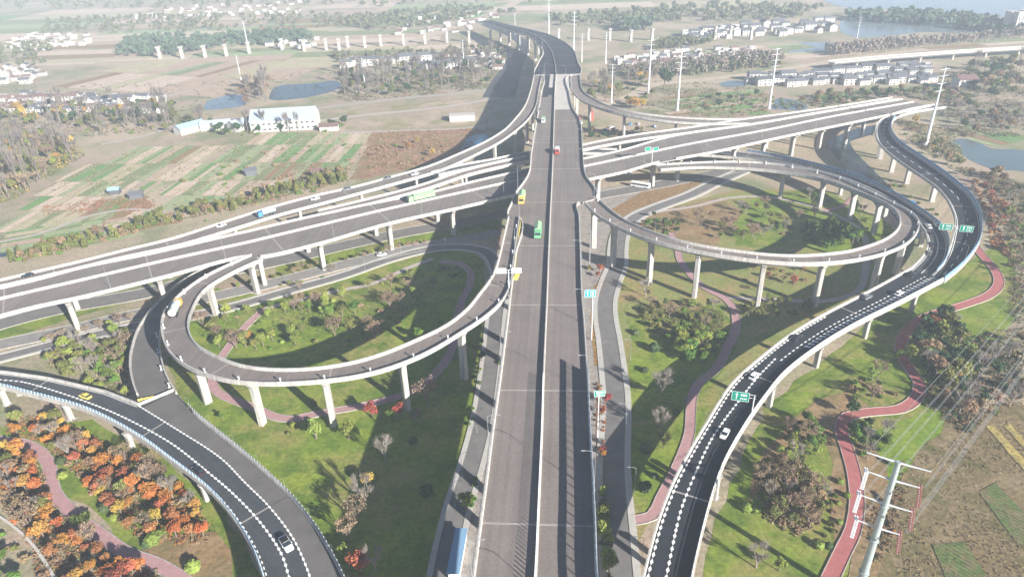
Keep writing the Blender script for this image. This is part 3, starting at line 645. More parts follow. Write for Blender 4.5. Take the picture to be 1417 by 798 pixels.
quilt([(0,345),(10,318),(60,303),(200,298),(240,305),(200,325),(60,348)], ((60,340),(180,318)), (3, 7), (10, 24), (4, 3, 2, 3, .5, 1, 1.5), fill=.85, seed=5)
quilt([(95,122),(130,98),(230,82),(420,86),(480,92),(380,112),(300,128),(200,128)], ((120,125),(240,95)), (9, 30), (60, 140), (0, .6, 4, 3, 1, 6, .6), seed=8)
quilt([(0,90),(90,70),(380,66),(700,60),(700,70),(480,92),(380,84),(180,84),(60,96)], ((0,80),(400,66)), (14, 40), (80, 180), (.3, 1, 3, 3, 1, 5, 2), seed=9)
quilt([(-60,60),(200,34),(560,28),(620,34),(560,60),(150,70),(-60,92)], ((0,50),(400,36)), (20, 60), (100, 260), (.5, 1.5, 2, 3, 1, 4, 2.5), fill=.8, seed=10)
quilt([(-200,40),(0,20),(600,-10),(1100,-20),(1130,10),(760,28),(300,30),(-200,70)], ((0,30),(600,10)), (30, 90), (150, 350), (.5, 1.5, 2, 3, 1, 4, 2.5), fill=.7, seed=11)
quilt([(925,160),(935,132),(1010,124),(1062,128),(1058,158)], ((930,150),(1050,135)), (5, 12), (15, 35), (4, 2, 2, 1, 1, 1, 3), fill=.8, seed=12)
quilt([(1100,150),(1120,128),(1320,118),(1330,135),(1240,135)], ((1100,140),(1300,122)), (8, 20), (25, 60), (2, 3, 1, 1, 1, 0, 4), fill=.7, seed=13)
quilt([(1335,175),(1417,180),(1417,205),(1370,202),(1330,190)], ((1340,180),(1417,200)), (5, 10), (20, 30), (3, 3, 1, 1, 1, 0, 3), seed=14)
quilt([(900,75),(1090,60),(1140,72),(1060,92),(900,104)], ((900,95),(1090,76)), (10, 30), (40, 90), (.5, 2, 2, 3, 2, 3, 3), fill=.7, seed=15)
quilt([(1150,62),(1417,52),(1417,60),(1180,76),(1100,82)], ((1150,74),(1417,56)), (10, 30), (60, 120), (.5, 2, 1, 2, 3, 2, 3), fill=.8, seed=16)
sheet_poly('farm_field', [(1290,752),(1335,750),(1362,790),(1372,830),(1318,830),(1305,790)], .08, ground_mat('planted_rows', [(.11,.15,.05),(.18,.15,.08)], [.25], stripes=(math.radians(-52), 1.2, .18)), jit=.2)
sheet_poly('farm_field', [(1355,680),(1378,668),(1440,730),(1440,770),(1408,752)], .08, MATS['planted_rows'], jit=.2)
for a in ([(1365,590),(1374,586),(1440,660),(1440,676)], [(1388,588),(1398,586),(1440,628),(1440,642)]):
    sheet_poly('straw_bank', a, .09, ground_mat('yellow_straw', [(.42,.33,.11),(.28,.23,.1)], [.3]), jit=.2)
# haze: the damp winter air
hz = MB(); hz.box((0, 3900, -1.0), (16000, 9800, 154.0)); hz.v = [(x, y, z) for x, y, z in hz.v]
m = bpy.data.materials.new('haze'); m.use_nodes = True; t = m.node_tree; t.nodes.remove(t.nodes['Principled BSDF']); pv = t.nodes.new('ShaderNodeVolumePrincipled')
pv.inputs['Color'].default_value = (.76, .87, 1.0, 1); pv.inputs['Density'].default_value = HAZE_DENSITY; pv.inputs['Anisotropy'].default_value = .05
t.links.new(pv.outputs[0], t.nodes['Material Output'].inputs['Volume'])
h = hz.build('haze', m); h['kind'] = 'stuff'
# ---------------------------------------------------------------- paint and fittings on the raised roads
def zigzag(key, pts, z, w=.45, gap=2.0, name='lane_marking'):
    """rows of white diamonds beside a lane"""
    L = LINES[key]; c = catmull([list(W(x, y, z)) for x, y in pts], step=gap); T = np.gradient(c[:, :2], axis=0); T /= np.linalg.norm(T, axis=1)[:, None]; mb = MB()
    for p, t in zip(c, T):
        n = np.array([t[1], -t[0]]); a = p[:2]
        mb.add([(*(a - t * 1.0), z), (*(a + n * w), z), (*(a + t * 1.0), z), (*(a - n * w), z)], [(0, 1, 2, 3)])
    mb.build(name, M_WHITE, L.root, base=L.root.location)
def line_mark(key, off, q0, q1, w=.18, dash=None, dz=.03, frac=None):
    L = LINES[key]; mb = MB(); q = q0
    def pt(q, o):
        return L.at(q, off=o, dz=L.dz + dz, frac=frac)
    while q < q1:
        e = min(q1, q + (dash[0] if dash else 1e9)); n = max(2, int((e - q) / 3) + 1); vs = []
        for s in np.linspace(q, e, n): vs += [pt(s, off - w / 2), pt(s, off + w / 2)]
        mb.add(vs, [(2 * i, 2 * i + 1, 2 * i + 3, 2 * i + 2) for i in range(n - 1)])
        q = e + (dash[1] if dash else 1e9)
    mb.build('lane_marking', M_WHITE, L.root, base=L.root.location)
zigzag('right_curve', [(922,798),(937,726),(944.4,699),(962.8,653),(984.8,607),(1003,580),(1022,555),(1048,522),(1072,497)], 10.04, w=.42, gap=1.9)
L = LINES['right_curve']
qa = sq('right_curve', 925, 798)
mb = MB()
for q in np.arange(2, L.len - 60, 2.1):
    p = L.at(q, off=1.0, dz=.03, frac=-1); h = L.heading(q); t = np.array([math.cos(h), math.sin(h)]); n = np.array([t[1], -t[0]])
    mb.add([(*(p[:2] - t * 1.0), p[2]), (*(p[:2] + n * .42), p[2]), (*(p[:2] + t * 1.0), p[2]), (*(p[:2] - n * .35), p[2])], [(0, 1, 2, 3)])
mb.build('lane_marking', M_WHITE, L.root, base=L.root.location)
q1 = sq('right_curve', 1075, 495); line_mark('right_curve', .3, q1, L.len, w=.5, dash=(1.4, 1.2))
mb = MB()
for q in np.arange(sq('right_curve', 1110, 478), L.len, 2.4):     # chevron band before the fork
    k = (q - 90) / 120; wd_ = .6 + max(0, k) * 1.6; vs = [L.at(q, off=-2.6 - wd_, dz=.03, frac=1), L.at(q + 1.2, off=-2.6 - wd_, dz=.03, frac=1), L.at(q + 2.0, off=-2.2, dz=.03, frac=1), L.at(q + .8, off=-2.2, dz=.03, frac=1)]
    mb.add(vs, [(0, 1, 2, 3)])
mb.build('lane_marking', M_WHITE, L.root, base=L.root.location)
for k in ('under_ramp', 'outer_ramp'):
    L = LINES[k]; line_mark(k, 1.0, 1, L.len - 2, frac=-1, w=.25); line_mark(k, -1.0, 1, L.len - 2, frac=1, w=.25)
    line_mark(k, 0, 1, L.len - 2, w=.3, dash=(4, 5) if k == 'outer_ramp' else None)
zigzag('left_curve', [(-40,520),(0,525),(30,528),(67.7,538),(118,555),(169,576),(237,613),(288,653),(322,682),(360,722),(389,765),(400,798),(412,840)], 7.99, w=.38, gap=1.8)
zigzag('left_curve', [(190,560),(237,589),(305,633),(339,667),(373,701),(406,745),(428,795),(440,840)], 7.99, w=.32, gap=1.6)
L = LINES['left_curve']; line_mark('left_curve', .8, 0, L.len, frac=-1, w=.3, dash=(1.0, 1.0))
line_mark('left_curve', -.8, 0, sq('left_curve', 170, 570), frac=1, w=.2)

c2 = catmull([list(W(x, y, 8)) for x, y in [(197,565),(237,589),(305,633),(339,667),(373,701),(406,745),(428,795),(440,840),(450,900)]], step=3); mb = MB(); vs = []
for p in c2:
    q = L.near(p[0], p[1]); e = L.at(q, off=-.5, frac=1); vs += [(p[0], p[1], 7.97), (e[0], e[1], 7.97)]
mb.add(vs, [(2 * i, 2 * i + 1, 2 * i + 3, 2 * i + 2) for i in range(len(c2) - 1)]); mb.build('worn_lane', M_DECK2, L.root, base=L.root.location)

# light ground of bare concrete patches on the far central deck
L = LINES['main']; mb = MB(); q0 = sq('main', 769, 103); q1 = sq('main', 767, 152)
sheet(mb, L, q1, q0 - 1, 0, .98, .016, offs=(.5, 12)); mb.build('bare_patch', M_BARE, L.root, base=L.root.location)
mb = MB(); sheet(mb, L, sq('main', 768, 135), q0 - 1, 0, 0, .022, offs=(-9.5, -5)); sheet(mb, L, sq('main', 768, 132), sq('main', 768, 121), 0, 0, .028, offs=(-5, -.5)); mb.build('dark_patch', M_NEW, L.root, base=L.root.location)

def screen(key, side, q0, q1, levels, post=2.0, pmat=None, name='noise_barrier', inset=.2, th=.09):
    """levels: (z0, z1, material, name) bands over the parapet, posts every few metres as sub-parts"""
    L = LINES[key]; first = None; top = max(l[1] for l in levels)
    for z0, z1, m, nm in levels:
        mb = MB(); o = -inset * side; d = L.dz
        sweep(mb, L, q0, q1, [(o - th / 2, d + z0), (o + th / 2, d + z0), (o + th / 2, d + z1), (o - th / 2, d + z1)], edge=side, step=3)
        x = mb.build(name if first is None else nm, m, L.root if first is None else first, base=L.root.location)
        if first is None: first = x
    mb = MB()
    for q in np.arange(q0, q1, post):
        p = L.at(q, off=-inset * side, frac=side); mb.box((p[0], p[1], p[2] + L.dz + 1.0), (.16, .22, top - .95), L.heading(q))
    mb.build('post', pmat or M_STEEL, first, base=L.root.location)
q511 = sq('main', 752, 511)
screen('main', 1, 0, q511, [(1.05, 2.4, M_BLUEP, 'panel'), (2.4, 3.4, M_CLEAR, 'clear_panel'), (3.4, 4.4, M_BLUEP, 'top_panel')], post=3.0)
Lr = LINES['right_curve']
screen('right_curve', 1, 0, Lr.len, [(1.05, 1.4, M_WSTEEL, 'panel'), (1.62, 1.75, M_WSTEEL, 'rail')], post=2.0, pmat=M_WSTEEL)
Lo = LINES['outer_ramp']
screen('outer_ramp', 1, 55, Lo.len, [(1.05, 1.6, M_BLUEP, 'panel'), (1.6, 2.6, mat('blue_tinted_screen', (.16, .3, .46), .25), 'top_panel')], post=2.5, pmat=M_BLUEL)
Lu = LINES['under_ramp']
screen('under_ramp', -1, 5, 190, [(1.05, 1.5, M_BLUEP, 'panel'), (1.5, 2.3, MATS['blue_tinted_screen'], 'top_panel')], post=2.5, pmat=M_BLUEL)
screen('left_curve', -1, 0, LINES['left_curve'].len, [(1.0, 1.1, M_BLUEL, 'rail'), (1.45, 1.55, M_BLUEL, 'rail'), (1.9, 2.0, M_BLUEL, 'rail')], post=1.6, pmat=M_BLUEL, name='railing')
for a, b in ranges(0, LINES['left_curve'].len, [(0, sq('left_curve', 222, 580))]): screen('left_curve', 1, a, b, [(1.05, 1.5, M_STEEL, 'rail'), (1.6, 2.0, M_STEEL, 'rail')], post=1.5, pmat=M_WSTEEL, name='railing', inset=0)
# comb of anti-glare slats on the median and triangle braces outside the left parapet
L = LINES['main']; mb = MB()
for q in np.arange(1, sq('main', 751, 528), 1.15):
    p = L.at(q); mb.box((p[0], p[1], p[2] + 1.05), (.06, .3, 1.5), L.heading(q))
mb.build('glare_screen', M_WSTEEL, L.root, base=L.root.location)
mb = MB()
for q in np.arange(1, sq('main', 755, 440), 1.9):
    a = L.at(q, off=-.2, frac=-1, dz=1.0); b = L.at(q, off=-.75, frac=-1, dz=-.4); c = L.at(q + .95, off=-.2, frac=-1, dz=1.0); mb.tube(a, b, .05, n=4); mb.tube(b, c, .05, n=4)
mb.build('bracing', M_WSTEEL, L.root, base=L.root.location)
# yellow guard strip and gore cushion at the left loop fork
Lf = LINES['left_loop']
def simple_thing(name, mb, m, label, cat, loc, group=None):
    o = mb.build(name, m, base=loc); o.location = loc; return tag(o, label, cat, group)
mb = MB(); pts = [W(x, y, 22.5) for x, y in ((721,302),(718,322),(715,345),(712.5,364),(710.5,378))]
for a, b in zip(pts[:-1], pts[1:]): mb.tube((a[0], a[1], 22.55), (b[0], b[1], 22.55), .22, n=6)
for a in pts: mb.tube((a[0], a[1], 22.0), (a[0], a[1], 22.6), .1, n=5)
simple_thing('guard_rail', mb, M_YEL, 'long yellow guard rail beside the gap where the left loop leaves the viaduct', 'guard rail', tuple(pts[2]))
p = W(716, 383, 22)
mb = MB()
for k in range(4): mb.box((p[0] - .8 + .25 * k, p[1] - 2 + 1.1 * k, 22.0), (1.6, .8, 1.0), -.2, top=.8)
simple_thing('crash_cushion', mb, M_YEL, 'yellow crash cushion at the tip of the left loop fork', 'crash cushion', (p[0], p[1], 22.0))
p = W(202, 553, 7.95); mb = MB()
for k in range(3):
    mb.box((p[0] - 1.5 + 1.6 * k, p[1] - .4 + .5 * k, 7.9), (1.5, .25, .9), .5); 
mb.box((p[0] + .3, p[1] - .9, 7.9), (1.7, .5, .45), .7)
simple_thing('road_barrier', mb, M_YEL, 'yellow barrier closing the gore of the slip ramp at lower left', 'barrier', (p[0], p[1], 7.9))

# ---------------------------------------------------------------- lamps
def make_lamp(name, h, arm, double=False):
    r = empty(name, (0, 0, 0), cat='street lamp')
    mb = MB(); mb.tube((0, 0, 0), (0, 0, h), .11, .06, n=6); mb.box((0, 0, 0), (.5, .5, .3)); mb.build('pole', M_STEEL, r)
    for s in ((1, -1) if double else (1,)):
        mb = MB(); mb.tube((0, 0, h - .2), (s * arm * .5, 0, h + .35), .08, .07, n=5); mb.tube((s * arm * .5, 0, h + .35), (s * arm, 0, h + .45), .07, .06, n=5); mb.build('arm', M_STEEL, r)
        mb = MB(); mb.box((s * (arm + .4), 0, h + .38), (.9, .3, .14), top=.7); mb.build('lamp_head', M_STEEL, r)
    return r
lampA = make_lamp('street_lamp', 11.5, 2.4); lampA['label'] = 'tall single-arm street lamp on a viaduct parapet'
def lamps_on(key, side, q0, q1, gap, label, group, h=1.0, flip=1):
    L = LINES[key]
    for q in np.arange(q0, q1, gap):
        p = L.at(q, off=.05 * side, frac=side); n = L.at(q, frac=0) - p; rz = math.atan2(n[1], n[0])
        place(lampA, USED, (p[0], p[1], p[2] + L.dz + (1.0 if h == 1 else .9)), rz, h, label, group)
qb = sq('main', 747, 677)
lamps_on('main', 1, qb - 38 * int(qb / 38), LINES['main'].len - 120, 38, 'tall white lamp on the right parapet of the central viaduct, reaching over the deck', 'lamps along the right side of the central viaduct')
lamps_on('main', -1, qb - 38 * int(qb / 38) + 12, LINES['main'].len - 250, 38, 'tall white lamp on the left parapet of the central viaduct, reaching over the deck', 'lamps along the left side of the central viaduct')
lamps_on('cross', 1, 25, LINES['cross'].len - 10, 45, 'white lamp on the near parapet of the wide cross viaduct', 'lamps along the near side of the cross viaduct', h=.8)
lamps_on('left_curve', 1, 95, LINES['left_curve'].len, 13, 'white lamp on the outer rail of the lower left viaduct', 'lamps along the lower left viaduct', h=.32)
lamps_on('outer_ramp', 1, 40, LINES['outer_ramp'].len - 10, 40, 'white lamp on the outer wall of the outermost right ramp', 'lamps along the outer right ramp', h=.7)
# stub posts on the loops
mb = MB(); mb.tube((0, 0, 0), (0, 0, 1.5), .22, .16, n=8); mb.box((0, 0, 0), (.7, .7, .35)); mb.tube((0, 0, 1.5), (0, 0, 1.9), .3, .3, n=8)
stub = mb.build('lamp_base', M_WSTEEL); tag(stub, 'short white lamp base on a loop parapet', 'lamp base')
for key, side, lab, grp in (('left_loop', 1, 'short white unfinished lamp base on the outer parapet of the left loop', 'lamp bases on the left loop'), ('right_loop', 1, 'short white unfinished lamp base on the outer parapet of the right loop', 'lamp bases on the right loop'), ('slip_ramp', 1, 'short white unfinished lamp base beside the slip ramp', 'lamp bases on the slip ramp')):
    L = LINES[key]
    for q in np.arange(12, L.len - 5, 13):
        p = L.at(q, off=-.8 * side, frac=side); place(stub, USED, (p[0], p[1], p[2] + L.dz + .02), 0, 1, lab, grp)
# street lamps at ground level
for (x, y), rz in (((872,498),3.1),((866,590),3.1),((878,680),3.1),((888,778),3.1),((660,598),0.2),((640,660),0.2),((630,700),.2),((618,352),4.6),((555,352),4.6),((505,372),4.6),((330,300),4.6),((906,330),3)):
    p = W(x, y, 0); place(lampA, USED, (p[0], p[1], .1), rz, .75, 'white lamp standing at ground level beside the service roads', 'lamps along the service roads at ground level')
for (x, y) in ((7, 398), (85, 394), (180, 372), (350, 340)):
    p = W(x, y, 15.5); 

# ---------------------------------------------------------------- signs
M_GREEN = mat('sign_green', (.0, .24, .165), .5); M_SBLUE = mat('sign_blue', (.01, .30, .72), .45); M_SWHITE = mat('sign_white', (.85, .87, .87), .5); M_SGREY = mat('sign_back', (.55, .55, .55), .5)
def sign(name, p, h, rz, boards, label, cat='road sign', post_off=0.0, bm_=None, marks=True, arm=True):
    """boards: (centre x, z from the foot, w, h) in the plane of the sign; the face looks along local -y"""
    r = empty(name, tuple(p), label, cat, rz=rz)
    mb = MB(); mb.tube((0, 0, 0), (0, 0, h), .22, .17, n=8); mb.build('post', M_WSTEEL, r)
    xs = [b[0] for b in boards]
    if arm:
        for dz_ in (.2, -.9):
            mb = MB(); mb.tube((min(xs + [0]) - .5, .2, h + dz_ - .3), (max(xs + [0]) + .5, .2, h + dz_ - .3), .1, n=6); mb.build('arm', M_WSTEEL, r)
    for bx, bz, bw, bh in boards:
        mb = MB(); mb.box((bx, 0, bz - bh / 2), (bw, .12, bh)); b = mb.build('board', bm_ or M_GREEN, r)
        mb = MB(); t = .09
        for X, Z, w_, h_ in ((bx, bz + bh/2 - t, bw, t), (bx, bz - bh/2, bw, t), (bx - bw/2 + t/2, bz - bh/2, t, bh), (bx + bw/2 - t/2, bz - bh/2, t, bh)):
            mb.box((X, -.07, Z), (w_, .03, h_))
        mb.build('border', M_SWHITE, b)
        if marks:
            mb = MB(); mb.box((bx - bw * .22, -.08, bz - bh * .32), (.28, .03, bh * .5)); a = bx - bw * .22
            mb.add([(a - .45, -.1, bz + bh * .16), (a + .45, -.1, bz + bh * .16), (a, -.1, bz + bh * .38)], [(0, 1, 2)])
            for k in range(3): mb.box((bx + bw * (.05 + .13 * k), -.08, bz + bh * .08), (bw * .08, .03, bh * .22))
            for k in range(4): mb.box((bx + bw * (.03 + .1 * k), -.08, bz - bh * .28), (bw * .06, .03, bh * .14))
            mb.build('lettering', M_SWHITE, b)
    return r
# grey boards seen from behind on the central viaduct
p = W(704.5, 401, 22); sign('gantry_sign', (p[0], p[1], 21.9), 8.2, -.04, [(-2.6, 7.9, 3.6, 2.1), (2.9, 7.9, 3.6, 2.1)], 'T-shaped gantry with two pale grey boards over the left loop fork', bm_=M_SGREY, marks=False)
p = W(1317, 336, 10.7); sign('gantry_sign', (p[0], p[1], 10.6), 8.0, -.35, [(-3.9, 7.2, 5.0, 2.9), (3.9, 7.2, 5.0, 2.9)], 'T-shaped gantry with two green boards between the outer right ramps')
p = W(1040, 572, 10.2); sign('cantilever_sign', (p[0], p[1], 10.2), 6.6, -.3, [(-3.8, 5.6, 4.9, 3.2)], 'single green board reaching over the lower right curved viaduct')
p = W(902, 224.5, 15.5); sign('gantry_sign', (p[0], p[1], 15.4), 8.5, .35, [(-3.2, 8.3, 3.6, 2), (2.2, 7.6, 3.2, 2)], 'gantry with two dark green boards on the wide cross viaduct', marks=False)
p = W(818.5, 470, 0); sign('road_sign', (p[0], p[1], 0), 20.5, 0.03, [(-1.0, 20.0, 4.0, 3.0)], 'blue board on a tall post beside the central viaduct', bm_=M_SBLUE)
p = W(812, 600, 0); sign('road_sign', (p[0] + 3.0, p[1] - 2, 0), 17.5, 0.02, [(.2, 16.8, 3.2, 2.2)], 'white topped green board beside the noise barrier of the central viaduct')
# ---------------------------------------------------------------- vehicles
M_GLASS = mat('car_glass', (.02, .03, .04), .08, spec=.6); M_TYRE = mat('tyre_rubber', (.02, .02, .02), .8); M_RIM = mat('wheel_rim', (.5, .5, .52), .3, metal=.7)
M_HL = mat('headlight_lens', (.8, .82, .85), .15); M_TL = mat('tail_light_lens', (.45, .02, .02), .3)
def wheel(r, x, y, rad=.33, w=.22):
    mb = MB(); mb.tube((x, y - w / 2, rad), (x, y + w / 2, rad), rad, n=14); o = mb.build('wheel', M_TYRE, r)
    s = 1 if y > 0 else -1; mb = MB(); mb.tube((x, y + s * (w / 2), rad), (x, y + s * (w / 2 + .015), rad), rad * .6, n=12); mb.build('rim', M_RIM, o)
def make_car(name, paint, l=4.7, w=1.85, h=1.45, roof=None, suv=False):
    """body along +x; hull lofted through cross sections, glasshouse above"""
    r = empty(name, (0, 0, 0), cat='car')
    st = [(-.5, .55, .78, .35), (-.485, .86, .88, .3), (-.42, .95, .94, .22), (-.25, .99, .97, .18), (0, 1.0, .97, .18), (.2, 1.0, .95, .18), (.33, .98, .88, .2), (.44, .92, .8, .24), (.49, .8, .68, .3), (.5, .6, .6, .36)]
    mb = MB(); vs = []
    for x, kw, kz, zb in st:
        X = x * l; Wd = w / 2 * kw; Z = kz * .98 if not suv else kz * 1.12
        vs += [(X, -Wd * .9, zb), (X, -Wd, zb + .15), (X, -Wd, Z - .16), (X, -Wd * .88, Z), (X, Wd * .88, Z), (X, Wd, Z - .16), (X, Wd, zb + .15), (X, Wd * .9, zb)]
    n = 8; fs = [(i * n + j, i * n + (j + 1) % n, (i + 1) * n + (j + 1) % n, (i + 1) * n + j) for i in range(len(st) - 1) for j in range(n)] + [tuple(range(n)), tuple(range(len(vs) - n, len(vs)))[::-1]]
    mb.add(vs, fs); body = mb.build('body', paint, r, smooth=False)
    zb = .93 if not suv else 1.05
    x0, x1, x2, x3 = (-.42, -.3, .06, .24) if not suv else (-.47, -.43, .1, .24)
    mb = MB(); a = w * .44; c = w * .36
    mb.add([(x0 * l, -a, zb), (x1 * l, -c, h - .06), (x2 * l, -c, h - .06), (x3 * l, -a, zb), (x0 * l, a, zb), (x1 * l, c, h - .06), (x2 * l, c, h - .06), (x3 * l, a, zb)],
           [(0, 3, 2, 1), (4, 5, 6, 7), (0, 1, 5, 4), (1, 2, 6, 5), (2, 3, 7, 6), (0, 4, 7, 3)]); mb.build('window', M_GLASS, r)
    mb = MB(); mb.box(((x1 + x2) / 2 * l, 0, h - .07), ((x2 - x1) * l * 1.02, c * 2.04, .07), top=.92, topx=.94); mb.build('roof', roof or paint, r)
    for x in (-.3, .31):
        for y in (-1, 1): wheel(r, x * l, y * (w / 2 - .1))
    for y in (-1, 1):
        mb = MB(); mb.box((.475 * l, y * w * .34, .6), (.14, .34, .13), y * -.25); mb.build('headlight', M_HL, r)
        mb = MB(); mb.box((-.488 * l, y * w * .36, .72), (.1, .3, .13)); mb.build('tail_light', M_TL, r)
        mb = MB(); mb.box((.17 * l, y * (w / 2 + .06), .92), (.14, .2, .12)); mb.build('mirror', paint, r)
    return r
M_CW = mat('car_white', (.8, .8, .8), .25, spec=.5); M_CB = mat('car_black', (.02, .021, .025), .2, spec=.5); M_CY = mat('taxi_yellow', (.8, .66, .12), .3); M_CG = mat('car_grey', (.18, .19, .2), .25); M_CR = mat('car_red', (.5, .06, .05), .3); M_CBL = mat('car_blue', (.08, .25, .5), .3)
CARS = {'white': make_car('white_car', M_CW), 'white_black_roof': make_car('white_car', M_CW, l=4.9, w=1.95, roof=M_CB), 'black': make_car('black_car', M_CB, l=4.8), 'yellow': make_car('yellow_taxi', M_CY), 'grey': make_car('grey_car', M_CG, h=1.65, suv=True), 'red': make_car('red_car', M_CR), 'blue': make_car('blue_car', M_CBL, h=1.65, suv=True)}
USEC = {}
def put(proto, key, px, rev=False, label=None, z=None, rz=None, group=None, sc=1.0, uk=None, cat=None):
    if key:
        L = LINES[key]; zz = float(np.interp(L.near_px(*px), L.s, L.C[:, 2])) + L.dz; w = W(px[0], px[1], zz + .5); q = L.near(w[0], w[1]); h = L.heading(q) + (math.pi if rev else 0); z_ = zz + .03
    else: w = W(px[0], px[1], z + .5); h = rz; z_ = z
    o = proto if not USEC.get(proto.name) else copy_tree(proto); USEC[proto.name] = 1
    o.location = (w[0], w[1], z_); o.rotation_euler = (0, 0, h); o.scale = (sc, sc, sc)
    o['label'] = label
    if group: o['group'] = group
    if cat: o['category'] = cat
    return o
C_ = CARS
put(C_['white_black_roof'], 'left_curve', (396,752), False, 'white car with a black glass roof on the lower left viaduct', sc=1.12)
put(C_['black'], 'left_curve', (275,650), True, 'black car beside the outer rail of the lower left viaduct')
put(C_['yellow'], 'left_curve', (118,548), True, 'yellow taxi on the lower left viaduct')
put(C_['white'], 'right_curve', (1003,600), True, 'white car just below the green cantilever sign')
put(C_['white'], 'right_curve', (1043,520), False, 'white car climbing past the green cantilever sign')
put(C_['black'], 'right_curve', (1103,467), False, 'black car near the inner wall of the lower right viaduct')
put(C_['grey'], 'right_curve', (1200,411), False, 'dark grey car by the inner wall behind the white car')
put(C_['white'], 'right_curve', (1244,406), False, 'white car in the middle of the viaduct before the fork')
put(C_['black'], 'under_ramp', (1262,380), False, 'black car entering the middle dark ramp')
put(C_['grey'], 'under_ramp', (1286,350), False, 'dark grey car behind another in the middle dark ramp bend')
put(C_['black'], 'under_ramp', (1289,338), False, 'black car ahead of the grey car in the middle dark ramp bend')
put(C_['white'], 'under_ramp', (1285,313), False, 'white car nearer the inner wall in the middle ramp')
put(C_['white'], 'under_ramp', (1297,311), False, 'white car nearer the outer wall, level with another white car')
put(C_['white'], 'under_ramp', (1232,265), False, 'small white car on the upper bend of the middle ramp')
put(C_['blue'], 'under_ramp', (1262,281), False, 'small blue car on the upper bend of the middle ramp')
put(C_['black'], 'north_west_ramp', (38,381), False, 'black car near the left end of the field side ramp')
put(C_['white'], 'north_west_ramp', (574,241), False, 'white car at the top of the row on the field side ramp')
put(C_['white'], 'north_west_ramp', (436,275), False, 'white car alone in the middle of the field side ramp')
put(C_['white'], 'north_west_ramp', (306,312), False, 'white car on the lower part of the field side ramp')
put(C_['grey'], 'north_west_ramp', (536,247), False, 'dark car following the upper white car on the field side ramp')
put(C_['grey'], 'north_west_ramp', (480,262), False, 'grey car between two white cars on the field side ramp')
put(C_['white'], None, (528,352), z=.12, rz=.3, label='white car parked on the street under the wide cross viaduct')
for i, (x, y, c, lb) in enumerate(((802,163,'red','small red car parked by the right rail far up the central viaduct'), (804,170,'white','white car parked by the right rail far up the central viaduct'), (748,152,'grey','dark car parked by the left rail far up the central viaduct'))):
    put(C_[c], 'main', (x, y), True, lb)
put(C_['red'], None, (820,178), z=.1, rz=.6, label='red car parked at ground level right of the central viaduct')
for i, (x, y) in enumerate(((838,180),(846,176),(872,172),(884,171),(905,175))):
    put(C_['white' if i % 2 else 'blue'], None, (x, y), z=.1, rz=.2 + i * .4, label='small car parked in the yard below the far right ramp', group='cars parked below the far right ramp')
def make_truck(name, cabm, cargom, l=9.0, tank=False, tarp=False):
    r = empty(name, (0, 0, 0), cat='truck'); w = 2.5
    mb = MB(); mb.box((0, 0, .75), (l, .9, .35)); mb.build('chassis', M_BLACK, r)
    mb = MB(); cx = l / 2 - 1.1
    mb.add([(cx - 1.0, -1.2, .8), (cx + 1.1, -1.2, .6), (cx + 1.15, -1.2, 1.7), (cx + .85, -1.12, 2.9), (cx - 1.0, -1.12, 3.0), (cx - 1.0, 1.2, .8), (cx + 1.1, 1.2, .6), (cx + 1.15, 1.2, 1.7), (cx + .85, 1.12, 2.9), (cx - 1.0, 1.12, 3.0)],
           [(0, 1, 2, 3, 4), (9, 8, 7, 6, 5), (0, 5, 6, 1), (1, 6, 7, 2), (2, 7, 8, 3), (3, 8, 9, 4), (4, 9, 5, 0)]); cab = mb.build('cab', cabm, r)
    mb = MB(); mb.add([(cx + 1.17, -1.05, 1.75), (cx + .92, -1.0, 2.7), (cx + .92, 1.0, 2.7), (cx + 1.17, 1.05, 1.75)], [(0, 1, 2, 3)]); mb.build('windscreen', M_GLASS, cab)
    mb = MB(); x1 = cx - 1.3; x0 = -l / 2; cl = x1 - x0; cxm = (x0 + x1) / 2
    if tank: mb.tube((x0, 0, 2.2), (x1, 0, 2.2), 1.25, n=16); mb.box((cxm, 0, 3.3), (1.2, .8, .3))
    else:
        mb.box((cxm, 0, 1.15), (cl, w, 2.0), top=1.02)
        for k in range(6):
            for s in (-1, 1): mb.box((x0 + cl * (k + .5) / 6, s * (w / 2 + .04), 1.2), (.14, .1, 1.9))
    mb.build('tank' if tank else 'cargo_box', cargom, r)
    if tarp:
        mb = MB(); mb.add([(x0, -1.2, 3.2), (x1, -1.2, 3.2), (x1, 0, 3.65), (x0, 0, 3.65), (x0, 1.2, 3.2), (x1, 1.2, 3.2)], [(0, 1, 2, 3), (3, 2, 5, 4), (0, 3, 4), (1, 5, 2), (0, 4, 5, 1)]); mb.build('tarpaulin', mat('pale_green_tarp', (.3, .46, .28), .8, .1, 1), r)
    for x in (cx, -l / 2 + 1.0, -l / 2 + 2.4):
        for s in (-1, 1): wheel(r, x, s * 1.05, .5, .35)
    return r
M_TG = mat('truck_green', (.16, .42, .22), .5); M_TGP = mat('truck_pale_green', (.26, .42, .24), .6, .1, .8); M_TO = mat('truck_orange', (.75, .42, .1), .5); M_TY = mat('load_yellow_green', (.55, .6, .25), .8)
tg = make_truck('tipper_truck', M_TG, M_TG, 9.5, tarp=True); put(tg, 'main', (744.5,323), True, 'green tipper truck in the middle of the left carriageway', sc=1.15)
to = make_truck('tipper_truck', M_TO, M_TY, 9.5, tarp=True); put(to, 'main', (722,277), True, 'orange and yellow-green truck by the left parapet behind the green one', sc=1.15)
tp = make_truck('covered_truck', M_TGP, M_TGP, 12, tarp=True); put(tp, 'cross', (583,276), False, 'long pale green covered truck straddling the median of the cross viaduct', sc=1.2)
tm = make_truck('mixer_truck', M_TO, mat('mixer_grey', (.5, .55, .52), .6), 9.5, tank=True); put(tm, 'left_loop', (244,430), False, 'pale tank truck with a cream cab on the left loop', sc=1.1)
